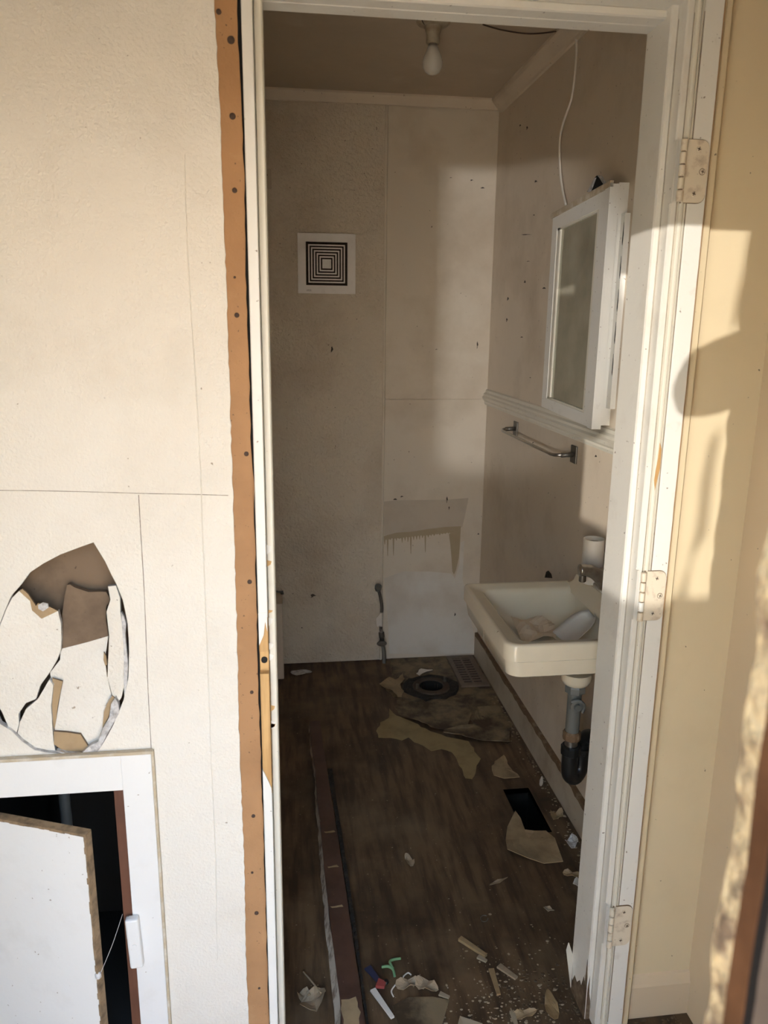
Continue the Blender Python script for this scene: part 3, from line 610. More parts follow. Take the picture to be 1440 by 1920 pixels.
# ------------------------------------------------------------------ sink
sk = empty('wall_sink', (XR, 2.05, .66), 'old cream porcelain wall-hung sink with a stepped apron', 'sink')
SX0, SX1, SY0, SY1, ZR, ZA = .535, XR, 1.712, 2.190, .800, .710
def rrect(x0, x1, y0, y1, r, n=6, rs=None):
    """counter-clockwise rounded rectangle; rs = radius of corners (x0y0, x1y0, x1y1, x0y1)"""
    rs = rs or (r, r, r, r); out = []
    for (cx, cy, a0, rr_) in ((x0+rs[0], y0+rs[0], math.pi, rs[0]), (x1-rs[1], y0+rs[1], 1.5*math.pi, rs[1]), (x1-rs[2], y1-rs[2], 0, rs[2]), (x0+rs[3], y1-rs[3], .5*math.pi, rs[3])):
        for k in range(n+1):
            a = a0+math.pi/2*k/n; out.append((cx+rr_*math.cos(a), cy+rr_*math.sin(a)))
    return out
def loft(name, loops, m, parent, cap0=False, cap1=False, smooth=True):
    bm = bmesh.new(); R_ = [[bm.verts.new(p) for p in lp] for lp in loops]; n = len(loops[0])
    for a, b_ in zip(R_, R_[1:]):
        for k in range(n): bm.faces.new((a[k], a[(k+1) % n], b_[(k+1) % n], b_[k]))
    if cap0: bm.faces.new(R_[0])
    if cap1: bm.faces.new(R_[-1])
    o = from_bm(name, bm, m, parent, smooth)
    try: o.data.set_sharp_from_angle(angle=math.radians(50))
    except Exception: pass
    return o
def LP(x0, x1, y0, y1, z, rs): return [(x, y, z) for x, y in rrect(x0, x1, y0, y1, 0, 6, rs)]
ro = (.035, .004, .004, .022)
ri = (.030, .022, .022, .024)
bx0, bx1, by0, by1 = SX0+.050, .868, SY0+.045, SY1-.048
loops = [LP(SX0+.07, SX1, SY0+.06, SY1-.06, ZA-.016, (.05, .004, .004, .05)),
         LP(SX0+.016, SX1, SY0+.012, SY1-.05, ZA, ro), LP(SX0+.010, SX1, SY0+.006, SY1-.02, ZA+.004, ro), LP(SX0+.006, SX1, SY0+.004, SY1-.006, ZA+.040, ro),
         LP(SX0+.006, SX1, SY0+.004, SY1-.004, ZA+.043, ro), LP(SX0, SX1, SY0, SY1, ZA+.046, ro), LP(SX0, SX1, SY0, SY1, ZR-.006, ro),
         LP(SX0+.002, SX1, SY0+.002, SY1-.002, ZR-.001, ro), LP(SX0+.007, SX1, SY0+.007, SY1-.007, ZR+.001, ro),
         LP(SX0+.014, SX1-.01, SY0+.014, SY1-.014, ZR-.001, ro), LP(SX0+.020, .890, SY0+.020, SY1-.020, ZR-.004, ro),
         LP(bx0-.008, bx1+.008, by0-.008, by1+.008, ZR-.006, ri), LP(bx0, bx1, by0, by1, ZR-.011, ri), LP(bx0+.004, bx1-.004, by0+.004, by1-.004, ZR-.02, ri),
         LP(bx0+.022, bx1-.014, by0+.022, by1-.018, ZR-.075, (.05, .05, .05, .05)), LP(bx0+.05, bx1-.045, by0+.05, by1-.045, ZR-.10, (.05, .05, .05, .05)),
         LP(.735, .785, 1.92, 1.97, ZR-.105, (.02, .02, .02, .02))]
loft('basin', loops, m_porc, sk, True, True)
# raised back ledge
bm = bmesh.new(); ZL = ZR+.038
ys = [SY0+.01, SY0+.03, 2.10, 2.135, 2.150, 2.158, 2.166, 2.178]; hs = [1, 1, 1, .99, .9, .55, .22, .03]
R_ = []
for y_, h_ in zip(ys, hs):
    R_.append([bm.verts.new(p) for p in [(XR, y_, ZR-.02), (XR, y_, ZR+.038*h_), (XR-.036, y_, ZR+.038*h_), (XR-.042, y_, ZR+.038*h_-.003*h_), (XR-.047, y_, ZR+.018*h_), (XR-.058, y_, ZR+.002), (XR-.062, y_, ZR-.02)]])
for p_, q_ in zip(R_, R_[1:]):
    for k in range(7): bm.faces.new((p_[k], p_[(k+1) % 7], q_[(k+1) % 7], q_[k]))
bm.faces.new(R_[0]); bm.faces.new(R_[-1])
o = from_bm('back_ledge', bm, m_porc, sk, True); o.data.set_sharp_from_angle(angle=math.radians(45))
lathe('drain_ring', [(.022, 0), (.022, .003), (.017, .0035), (.014, .001)], (.76, 1.945, ZR-.106), m_chrome, sk, 18)
slab('overflow_edge', [Vector(p) for p in [(SX0+.0052, 1.945, ZA+.008), (SX0+.0052, 1.955, ZA+.008), (SX0+.0052, 1.955, ZA+.038), (SX0+.0052, 1.945, ZA+.038)]], (.001, 0, 0), m_capt, sk)
# faucet
fc = empty('faucet', (.89, 1.97, ZR+.038), 'dull chrome faucet with a clear knob on the sink', 'faucet')
FY = 1.97
zf = ZR+.038
def fpx(x, y, Y=FY): return onY(x, y, Y)
box('deck_plate', (XR-.044, XR-.006), (FY-.10, FY+.05), (zf, zf+.012), m_chrome, fc, .004)
bm = bmesh.new(); b_tube(bm, spline([(.896, FY, zf+.004), (.882, FY, zf+.030), (.862, FY, zf+.052), (.838, FY, zf+.064), (.812, FY, zf+.066)], 5), [.018]*6+[.0185]*5+[.018]*5+[.017]*5, 14)
from_bm('spout', bm, m_chrome, fc, True)
lathe('aerator', [(.010, .008), (.010, -.012), (.008, -.014)], (.822, FY, zf+.046), m_steel, fc, 14)
lathe('handle_stem', [(.012, 0), (.011, .012)], (XR-.026, FY+.035, zf+.01), m_chrome, fc, 14)
m_acr = mat('cloudy_acrylic', (.72, .66, .56), .2, trans=.4)
lathe('handle_knob', [(.010, 0), (.017, .004), (.019, .016), (.017, .030), (.010, .034)], (XR-.026, FY+.035, zf+.022), m_acr, fc, 8, smooth=False)
lathe('handle_knob', [(.010, 0), (.017, .004), (.019, .016), (.017, .030), (.010, .034)], (XR-.026, FY-.075, zf+.022), m_acr, fc, 8, smooth=False)
# cup standing on the ledge
cu = empty('plastic_tube_cup', (XR-.034, 2.165, zf), 'open white plastic tube standing on the sink ledge', 'cup')
cp = onX(1113, 1060, XR-.034)
lathe('cup_wall', [(.0300, 0), (.0305, .002), (.0305, .131), (.0290, .132), (.0275, .130), (.0275, .006)], (XR-.034, 2.055, zf), m_white, cu, 28)
lathe('dark_inside', [(.0272, .003), (.0272, .119)], (XR-.034, 2.055, zf), m_kraft, cu, 24)
cu.location = (XR-.034, 2.055, zf)
for ch_ in cu.children: ch_.matrix_parent_inverse = Matrix.Translation(cu.location).inverted()
# things lying in the basin
zb = ZR-.098
def crumple(name, pts, seed, m, label, cat, amp=.02, lift=0.0):
    rr = random.Random(seed); nx, ny = 9, 9; bm = bmesh.new(); G = []
    a, b_, c_, d_ = [Vector(p) for p in pts]
    for i in range(nx):
        row = []
        for j in range(ny):
            u, v = i/(nx-1), j/(ny-1); p = lerp(lerp(a, b_, u), lerp(d_, c_, u), v)
            p.z += amp*(.5+.5*math.sin(u*7+seed)*math.cos(v*6+seed*2))+rr.uniform(0, amp*.25)
            p.x += rr.uniform(-1, 1)*.002; p.y += rr.uniform(-1, 1)*.002
            row.append(p)
        G.append(row)
    for dz in (0, .0012):
        V = [[bm.verts.new(p+Vector((0, 0, dz))) for p in r] for r in G]
        for i in range(nx-1):
            for j in range(ny-1): bm.faces.new((V[i][j], V[i+1][j], V[i+1][j+1], V[i][j+1]))
        if dz == 0: V0 = V
    per = [(i, 0) for i in range(nx)]+[(nx-1, j) for j in range(1, ny)]+[(i, ny-1) for i in range(nx-2, -1, -1)]+[(0, j) for j in range(ny-2, 0, -1)]
    for k in range(len(per)):
        i0, j0 = per[k]; i1, j1 = per[(k+1) % len(per)]
        bm.faces.new((V0[i0][j0], V0[i1][j1], V[i1][j1], V[i0][j0]))
    o = from_bm(name, bm, m); tag(o, label, cat); return o
crumple('crumpled_paper', [(.640, 1.93, zb+.006), (.745, 1.93, zb+.004), (.775, 2.06, zb+.006), (.660, 2.085, zb+.012)], 3, m_paper, 'crumpled tan paper lying in the sink basin', 'paper', .022)
# curled white plastic scoop
bm = bmesh.new(); G = []
c0 = Vector((.760, 1.925, zb+.004)); dirv = Vector((.62, .22, .42)).normalized(); sd = dirv.cross(Vector((0, 0, 1))).normalized(); upv = sd.cross(dirv)
for i in range(9):
    u = i/8; w = .045*math.sqrt(max(.0, 1-(2*max(u-.5, 0))**2*.92)); row = []
    for j in range(9):
        v = -1+2*j/8; row.append(c0+dirv*(u*.115)+sd*(v*w)-upv*(.020*(1-v*v))+Vector((0, 0, .018)))
    G.append(row)
V0 = [[bm.verts.new(p) for p in r] for r in G]; V1 = [[bm.verts.new(p+upv*.0015) for p in r] for r in G]
for V in (V0, V1):
    for i in range(8):
        for j in range(8): bm.faces.new((V[i][j], V[i+1][j], V[i+1][j+1], V[i][j+1]))
per = [(i, 0) for i in range(9)]+[(8, j) for j in range(1, 9)]+[(i, 8) for i in range(7, -1, -1)]+[(0, j) for j in range(7, 0, -1)]
for k in range(len(per)):
    a_, b_ = per[k], per[(k+1) % len(per)]; bm.faces.new((V0[a_[0]][a_[1]], V0[b_[0]][b_[1]], V1[b_[0]][b_[1]], V1[a_[0]][a_[1]]))
o = from_bm('plastic_scoop', bm, m_white, None, True); tag(o, 'rounded white plastic scoop lying in the sink basin', 'scoop')
# drain trap under the sink
TX, TY = .804, 1.92
tr = empty('sink_drain', (TX, TY, .25), 'grey drain pipe with black trap hanging under the sink', 'drain pipe')
pz = lambda y: onY(1070, y, TY).z
lathe('drain_flange', [(.043, pz(1272)+.02), (.043, pz(1272)), (.036, pz(1280)), (.026, pz(1284))], (TX, TY, 0), m_porc, tr, 24)
lathe('lock_nut', [(.028, pz(1283)), (.030, pz(1286)), (.030, pz(1296)), (.024, pz(1298))], (TX, TY, 0), m_pvc, tr, 8, smooth=False)
lathe('tailpiece', [(.0195, pz(1298)), (.0195, pz(1376))], (TX, TY, 0), m_pvc, tr, 20)
lathe('pop_up_nut', [(.014, 0), (.018, -.004), (.018, -.016), (.010, -.018), (.009, -.026)], (TX-.004, TY-.014, pz(1316)), m_pvc, tr, 16, 'y')
tube('pop_up_lever', [(TX-.02, TY-.026, pz(1308)), (TX, TY-.034, pz(1304)), (TX+.018, TY-.030, pz(1315)), (TX+.014, TY-.028, pz(1328))], .0045, m_pvc, tr, 8)
lathe('slip_nut', [(.022, pz(1370)), (.026, pz(1373)), (.026, pz(1384)), (.021, pz(1386))], (TX, TY, 0), m_brownedge, tr, 12, smooth=False)
lathe('slip_sleeve', [(.0185, pz(1385)), (.0185, pz(1402))], (TX, TY, 0), m_chrome, tr, 20)
lathe('trap_nut', [(.024, pz(1396)), (.0285, pz(1399)), (.0285, pz(1412)), (.0235, pz(1414))], (TX, TY, 0), m_black, tr, 12, smooth=False)
zb1 = pz(1474)+.023
tube('trap_bend', [(TX, TY, pz(1412)), (TX, TY, zb1+.045), (TX+.004, TY+.003, zb1+.015), (TX+.022, TY+.012, zb1), (TX+.042, TY+.024, zb1+.018), (TX+.046, TY+.027, zb1+.05), (TX+.046, TY+.027, zb1+.075)], .0235, m_black, tr, 16)
lathe('trap_nut', [(.024, 0), (.0285, .003), (.0285, .018), (.0235, .020)], (TX+.046, TY+.027, zb1+.068), m_black, tr, 12, smooth=False)
tube('waste_arm', [(TX+.046, TY+.027, zb1+.08), (TX+.046, TY+.024, zb1+.105), (TX+.050, TY+.0, zb1+.135), (TX+.060, TY-.04, zb1+.145), (TX+.075, TY-.10, zb1+.15), (XR-.004, TY-.135, zb1+.15)], .0205, m_black, tr, 16)
rs_ = tube('water_riser', [(XR-.022, 1.70, 0), (XR-.022, 1.70, .2), (XR-.021, 1.70, .45), (XR-.02, 1.72, .69)], .009, m_pvc); tag(rs_, 'thin grey water pipe running up the wall behind the trap', 'pipe')

# ------------------------------------------------------------------ floor features
def fpoly(pts, sx=1, ox=0, oy=0, z=0.0): return [((lambda q: (q.x, q.y))(onZ(ox+x*sx, oy+y*sx, z))) for x, y in pts]
k6 = .4444
F6 = lambda pts: fpoly(pts, k6, 500, 1180)
F7 = lambda pts: fpoly(pts, k6, 500, 1520)
def flat(name, pts, z, m, parent=None, th=.001):
    return slab(name, [Vector((x, y, z)) for x, y in pts], (0, 0, -th+.0), m, parent)
rr = random.Random(51)
def jag(pts, st=.02, am=.004): return rough_line(pts+[pts[0]], st, am, rr)[:-1]
fl = flat('glue_residue', jag(F6([(520,335),(545,365),(600,385),(690,430),(760,455),(850,475),(880,515),(898,545),(888,575),(878,610),(865,635),(835,630),(822,590),(810,560),(780,520),(740,505),(690,515),(660,490),(620,475),(600,458),(575,470),(520,458),(470,458),(466,430),(480,395),(515,375)])), .0012, m_glue, floor)
fl['label'] = 'yellow adhesive patch'
st_ = jag(F6([(520,105),(700,110),(860,120),(930,180),(990,330),(1040,400),(1020,490),(900,420),(800,330),(640,320),(540,290),(490,240),(530,200)]))
o = plane_holes('stained_patch', st_, [circ(FLX, FLY, .052)], lambda p, d: (p[0], p[1], .0010-d), m_lino, th=.0009); o.parent = floor
# torn linoleum round the toilet flange
o = sheet('torn_linoleum', jag(F6([(545,305),(640,318),(735,322),(800,310),(850,330),(862,370),(850,405),(800,425),(750,428),(690,420),(640,395),(570,370),(540,340)])), .002, m_lino, None, .002, .010, 2); tag(o, 'cracked brown linoleum remnant in front of the toilet flange', 'linoleum')
o = sheet('torn_linoleum', jag(F6([(748,440),(868,414),(886,345),(980,335),(1010,395),(1030,420),(1022,488),(960,480),(860,465),(748,453)])), .004, m_lino, None, .003, .014, 4); tag(o, 'curled linoleum flap reaching toward the baseboard', 'linoleum')
o = sheet('torn_linoleum', jag(F6([(475,238),(520,212),(545,215),(575,185),(582,215),(565,240),(575,265),(570,296),(555,298),(520,265)])), .002, m_lino2, None, .002, .014, 1); tag(o, 'small ragged linoleum scrap left of the toilet flange', 'linoleum')
o = sheet('torn_linoleum', jag(F6([(945,598),(965,560),(998,536),(1018,575),(1068,635),(1000,632),(960,620)])), .0015, m_lino2, None, .002, .006, 5); tag(o, 'pointed tan linoleum scrap just behind the floor hole', 'linoleum')
o = sheet('torn_linoleum', F7([(1048,15),(1070,45),(1088,95),(1130,90),(1178,88),(1215,130),(1250,222),(1170,226),(1100,205),(1015,178),(1008,130),(1015,75)]), .0015, m_lino2, None, .0025, .010, 3); tag(o, 'large tan linoleum piece in front of the floor hole', 'linoleum')
o = sheet('torn_linoleum', F7([(532,828),(600,795),(700,790),(770,805),(735,930),(560,930)]), .0015, m_lino, None, .0025, .004, 3); tag(o, 'flat dusty linoleum square near the threshold', 'linoleum')
# toilet flange
tf = empty('toilet_flange', (FLX, FLY, 0), 'black rotted toilet flange ring round an open drain', 'toilet flange')
rr2 = random.Random(61)
outer = [(FLX+(.125+rr2.uniform(-.012, .012))*math.cos(a), FLY+(.118+rr2.uniform(-.014, .014))*math.sin(a)) for a in [2*math.pi*k/26 for k in range(26)]]
inner = [(FLX+.074*math.cos(a), FLY+.074*math.sin(a)) for a in [2*math.pi*k/26 for k in range(26)]]
bm = bmesh.new()
A0 = [bm.verts.new((x, y, .0005)) for x, y in outer]; A1 = [bm.verts.new((x*.97+FLX*.03, y*.97+FLY*.03, .008+rr2.uniform(0, .005))) for x, y in outer]; A2 = [bm.verts.new((x, y, .010)) for x, y in inner]; A3 = [bm.verts.new((x, y, .0005)) for x, y in inner]
for P_, Q_ in ((A0, A1), (A1, A2), (A2, A3)):
    for k in range(26): bm.faces.new((P_[k], P_[(k+1) % 26], Q_[(k+1) % 26], Q_[k]))
from_bm('wax_crust', bm, m_rot, tf)
lathe('flange_ring', [(.052, -.001), (.052, .012), (.056, .016), (.080, .015), (.084, .010), (.084, .001)], (FLX, FLY, 0), m_flange, tf, 30, caps=False)
lathe('drain_pipe', [(.0515, .012), (.0515, -.16), (.001, -.161)], (FLX, FLY, 0), m_dark, tf, 24, caps=False)
for a in (0.4, 3.5): lathe('bolt', [(.006, 0), (.006, .022), (.003, .024)], (FLX+.072*math.cos(a), FLY+.072*math.sin(a), .014), m_steel, tf, 8)
o = sheet('caulk_strip', jag(F6([(630,202),(650,180),(700,185),(660,195),(645,210)]), .02, .002), .014, m_white, tf, .002, .004, 2)
# floor register
rg = empty('floor_register', (.83, 3.25, 0), 'brown metal floor register grille in the far corner', 'floor register')
gx0, gx1, gy0, gy1 = .765, .893, 3.09, 3.41
bm = bmesh.new()
for (a, b_, c_, d_) in ((gx0, gx0+.022, gy0, gy1), (gx1-.022, gx1, gy0, gy1), (gx0+.022, gx1-.022, gy0, gy0+.022), (gx0+.022, gx1-.022, gy1-.022, gy1)): b_box(bm, a, b_, c_, d_, 0, .008)
from_bm('frame', bm, m_reg, rg)
box('dark_duct', (gx0+.02, gx1-.02), (gy0+.02, gy1-.02), (.0005, .0016), m_dark, rg)
ns_ = 11
for k in range(ns_):
    y = gy0+.022+(k+.5)*(gy1-gy0-.044)/ns_; box('slat', (gx0+.020, gx1-.020), (y-.0050, y+.0050), (.002, .0065), m_reg, rg)
box('center_bar', ((gx0+gx1)/2-.004, (gx0+gx1)/2+.004), (gy0+.02, gy1-.02), (.003, .0075), m_reg, rg)
# duct boot under the floor hole and litter inside it
dk = empty('floor_duct', (.78, 2.19, -.2), 'open black floor duct hole beside the baseboard', 'duct')
bm = bmesh.new()
for (x0, x1, y0, y1) in ((HX0-.004, HX0, HY0, HY1), (HX1, HX1+.004, HY0, HY1), (HX0, HX1, HY0-.004, HY0), (HX0, HX1, HY1, HY1+.004)): b_box(bm, x0, x1, y0, y1, -.22, -.001)
b_box(bm, HX0-.004, HX1+.004, HY0-.004, HY1+.004, -.224, -.22)
from_bm('duct_boot', bm, m_black, dk)
o = lathe('white_pebble', [(.015, 0), (.018, .004), (.016, .012), (.006, .016)], (.795, 2.17, -.13), m_white, None, 14); tag(o, 'small white pebble lying inside the floor duct', 'pebble')
# long broken board
bb = empty('broken_board', (.12, 1.9, 0), 'long broken dark-stained board with ragged white edge on the floor', 'board')
def bpart(name, L_, z0, z1, m, mat2=None):
    return slab(name, [Vector((x, y, z1)) for x, y in L_], (0, 0, z0-z1), m, bb, mat2)
rr = random.Random(71)
H1 = .032
def fz(px, py, z): q_ = onZ(px, py, z); return (q_.x, q_.y)
Lside = [fz(580, 1352, H1), fz(584, 1400, H1), fz(590, 1430, H1), fz(594, 1490, H1), fz(601, 1550, H1), fz(609, 1640, H1), fz(619, 1730, H1), fz(628, 1800, H1), fz(637, 1870, H1), fz(643, 1960, H1)]
Rside = [fz(600, 1352, H1), fz(606, 1400, H1), fz(613, 1440, H1), fz(622, 1500, H1), fz(632, 1560, H1), fz(647, 1660, H1), fz(660, 1750, H1), fz(672, 1830, H1), fz(690, 1960, H1)]
bpart('plank', Lside+list(reversed(Rside)), .001, H1, m_brownwood, m_brownwood)
# ragged white-painted flank of the plank
fl_top = rough_line(Lside, .028, .0024, rr)
bm_pts = [(x-.010-rr.uniform(0, .006), y) for x, y in fl_top]
n = len(fl_top); v = [(x, y, H1-.001+rr.uniform(-.004, .003)) for x, y in fl_top]+[(x-.002-.006*max(0, min(1, (2.5-y)/1.0)), y, .012) for x, y in fl_top]+[(x-.003-.011*max(0, min(1, (2.5-y)/1.0)), y, .001) for x, y in fl_top]+[(x+.004, y, .001) for x, y in fl_top]
f = []
for s in range(3):
    f += [(s*n+k, s*n+k+1, (s+1)*n+k+1, (s+1)*n+k) for k in range(n-1)]
me = bpy.data.meshes.new('painted_edge'); me.from_pydata(v, [], f); me.update(); link('painted_edge', me, m_ragged, bb)
S2L = [fz(613, 1440, .02), fz(624, 1500, .02), fz(634, 1560, .02), fz(649, 1660, .02), fz(663, 1750, .02), fz(675, 1830, .02), fz(693, 1960, .02)]
S2R = [fz(623, 1440, .02), fz(631, 1500, .02), fz(641, 1560, .02), fz(656, 1660, .02), fz(669, 1750, .02), fz(680, 1830, .02), fz(697, 1960, .02)]
bpart('side_strip', S2L+list(reversed(S2R)), .001, .018, m_rot, m_ragged)
for y0_, w_ in ((1560, 14), (1625, 18), (1700, 22)):
    q0 = onZ(620-(1700-y0_)*.09, y0_, H1+.0006)
    sheet('chipped_scar', jag([(q0.x, q0.y), (q0.x+.03, q0.y+.004), (q0.x+.034, q0.y-.004), (q0.x+.004, q0.y-.006)], .01, .0015), H1+.0003, m_lino2, bb, .0006)
flat('chipped_scar', jag([fz(640, 1875, H1), fz(668, 1870, H1), fz(675, 1900, H1), fz(672, 1960, H1), fz(645, 1960, H1)], .012, .003), H1+.0009, m_lino2, bb, .0008)

# ------------------------------------------------------------------ loose debris near the threshold
def leaf(px, py, L_, W_, ang, seed, m=m_leaf, curl=.012, stem=False, label=None, cat='leaf', name='dry_leaf', group=None):
    q_ = onZ(px, py, 0); pts = []
    for k in range(12):
        t_ = 2*math.pi*k/12; x_ = L_/2*math.cos(t_); y_ = W_/2*math.sin(t_)*(1-.35*math.cos(t_))
        pts.append((q_.x+x_*math.cos(ang)-y_*math.sin(ang), q_.y+x_*math.sin(ang)+y_*math.cos(ang)))
    o = sheet(name, pts, .0022, m, None, .0012, curl, seed)
    tag(o, label, cat, group); return o
leaf(589, 1878, .085, .045, .9, 2, curl=.022, label='large curled dry leaf left of the broken board')
o = tube('leaf_stalk', [onZ(569, 1822, .004), onZ(586, 1842, .014), onZ(602, 1862, .016)], .0022, m_leaf, None, 6); tag(o, 'thin dry stalk beside the large curled leaf', 'stalk')
leaf(571, 1871, .035, .028, .2, 4, curl=.02, label='small curled leaf at the left jamb foot')
leaf(767, 1616, .05, .022, 1.9, 3, curl=.012, label='lone pale dry leaf in the middle of the bare floor')
leaf(767, 1847, .07, .026, .1, 6, curl=.012, label='folded dry leaf beside the white string')
leaf(800, 1851, .06, .032, -.5, 7, curl=.014, label='broad dry leaf above the dusty linoleum square')
leaf(1073, 1642, .055, .022, -.4, 8, m_lino2, .01, label='tan curled scrap against the hinge-side jamb', cat='scrap', name='scrap')
leaf(1084, 1660, .035, .03, 1.2, 9, m_white, .014, label='white paint flake at the edge of the hinge-side jamb', cat='paint flake', name='paint_flake')
leaf(1073, 1582, .06, .035, .7, 10, m_gyp, .02, label='grey curled flake between baseboard and jamb', cat='paint flake', name='paint_flake')
leaf(1045, 1532, .05, .04, .7, 12, m_lino2, .02, label='tan flake lying against the baseboard beside the floor hole', cat='paint flake', name='paint_flake')
leaf(1029, 1707, .03, .016, -.6, 11, m_chip, .006, label='small tan flake right of the floor middle', cat='paint flake', name='paint_flake')
leaf(984, 1904, .06, .022, .1, 13, m_lino2, .008, label='tan wood flake near the threshold at right', cat='flake', name='wood_flake')
leaf(1033, 1886, .09, .03, 1.4, 14, m_sliver, .008, label='brown bark strip near the hinge-side threshold', cat='bark', name='bark_strip')
leaf(935, 1655, .07, .010, .45, 15, m_leaf, .006, label='slim dry twig leaf in front of the large tan linoleum', cat='twig', name='twig')
leaf(565, 1262, .10, .05, .1, 17, m_gyp, .006, label='pale flake by the left end of the back wall', cat='paint flake', name='paint_flake')
leaf(1015, 1467, .06, .012, 1.2, 18, m_white, .006, label='white sliver between floor hole and baseboard', cat='paint flake', name='paint_flake')
def stick(a, b_, w, h, m, label, cat, name):
    A_ = onZ(*a, .002); B_ = onZ(*b_, .002); d = (B_-A_).normalized(); s_ = Vector((-d.y, d.x, 0))*w/2
    o = slab(name, [A_-s_, B_-s_*.6, B_+s_*.7, A_+s_], (0, 0, h), m); tag(o, label, cat); return o
stick((862, 1762), (911, 1795), .014, .008, m_sliver, 'split wood sliver in the right half of the floor', 'wood sliver', 'wood_sliver')
stick((896, 1795), (912, 1804), .012, .005, m_chip, 'short pale sliver touching the split wood sliver', 'wood sliver', 'wood_sliver')
stick((921, 1818), (935, 1866), .014, .004, m_sliver, 'upright brown sliver pointing to the threshold', 'wood sliver', 'wood_sliver')
stick((935, 1812), (968, 1836), .016, .005, m_leaf, 'flat grey-brown sliver lying at an angle', 'wood sliver', 'wood_sliver')
stick((699, 1857), (736, 1910), .014, .005, m_white, 'white paper stick beside the broken board', 'stick', 'paper_stick')
stick((824, 1864), (842, 1872), .012, .004, m_chip, 'short pale sliver on the dusty linoleum edge', 'wood sliver', 'wood_sliver')
stick((960, 1898), (968, 1925), .012, .005, m_chip, 'thin pale stick at the bottom of the floor', 'stick', 'stick')
stick((689, 1815), (709, 1840), .018, .004, m_blue, 'dark blue plastic strip beside the broken board', 'plastic strip', 'plastic_strip')
stick((707, 1846), (722, 1850), .024, .008, m_red, 'red plastic piece under the dark blue strip', 'plastic piece', 'plastic_piece')
o = lathe('rubber_bead', [(.005, 0), (.007, .004), (.005, .009)], onZ(724, 1844, .001), m_black, None, 10); tag(o, 'tiny black bead beside the red plastic piece', 'bead')
gt = empty('green_tie', onZ(735, 1814, 0), 'bright green branched plastic tie on the floor', 'plastic tie')
tube('strand', [onZ(716, 1813, .006), onZ(728, 1812, .010), onZ(737, 1818, .008), onZ(740, 1831, .005)], .0035, m_green, gt, 8)
tube('strand', [onZ(751, 1797, .006), onZ(738, 1799, .010), onZ(731, 1804, .010), onZ(737, 1816, .009)], .0035, m_green, gt, 8)
o = tube('white_string', [onZ(738, 1869, .003), onZ(734, 1858, .004), onZ(742, 1846, .004), onZ(754, 1838, .005), onZ(757, 1830, .006), onZ(765, 1824, .004), onZ(771, 1828, .003)], .0018, m_white, None, 6); tag(o, 'kinked white string on the floor', 'string')
ring_pts = [onZ(908+7*math.cos(a), 1722+6*math.sin(a), .002) for a in [2*math.pi*k/14*.85 for k in range(15)]]
o = tube('wire_loop', ring_pts, .0012, m_steel, None, 6, 2); tag(o, 'thin dark wire loop on the bare floor', 'wire')
o = sheet('paper_scrap', [(p.x, p.y) for p in (onZ(862, 1909, 0), onZ(905, 1922, 0), onZ(890, 1960, 0), onZ(850, 1960, 0))], .002, m_chip, None, .001, .004, 2); tag(o, 'pale paper corner at the bottom of the doorway', 'paper')
# crumbs nobody could count
rr = random.Random(81); bm = bmesh.new()
def crumb(x, y, s):
    r_ = bmesh.ops.create_icosphere(bm, subdivisions=1, radius=s)
    k_ = (rr.uniform(.6, 1.6), rr.uniform(.5, 1.3), rr.uniform(.2, .5))
    for v_ in r_['verts']: v_.co = Vector((x+v_.co.x*k_[0], y+v_.co.y*k_[1], max(.0005, s*.3+v_.co.z*k_[2])))
for k in range(330):
    px, py = rr.gauss(955, 75), 1920-abs(rr.gauss(0, 75))
    if px > 1105 or px < 720: continue
    q_ = onZ(px, py, 0); crumb(q_.x, q_.y, rr.choice([.001, .0014, .002, .0025, .0036]))
for k in range(260):
    q_ = Vector((rr.uniform(0, .88), rr.uniform(1.5, 3.35), 0))
    if .06 < q_.x < .20 or math.hypot(q_.x-FLX, q_.y-FLY) < .14 or (HX0-.02 < q_.x < HX1+.02 and HY0-.02 < q_.y < HY1+.02): continue
    crumb(q_.x, q_.y, rr.choice([.001, .0015, .002]))
for k in range(200):
    y_ = rr.uniform(1.65, 3.0); crumb(XR-.02-abs(rr.gauss(0, .02)), y_, rr.choice([.0015, .002, .003, .0045]))
nf0 = len(bm.faces)
for k in range(120):
    x_, y_ = rr.uniform(.70, .90), rr.uniform(1.30, 1.38); crumb(x_, y_, rr.choice([.003, .004, .006]))
for k in range(200):
    x_, y_ = rr.gauss(.60, .05), rr.gauss(1.47, .05); crumb(min(x_, .66), y_, rr.choice([.001, .002, .003, .004]))
bm.faces.ensure_lookup_table()
for f_ in bm.faces[nf0:]: f_.material_index = 1
o = from_bm('floor_crumbs', bm, m_chip); o.data.materials.append(m_dirt); tag(o, 'scattered plaster crumbs and dirt on the floor', 'debris', kind='stuff')

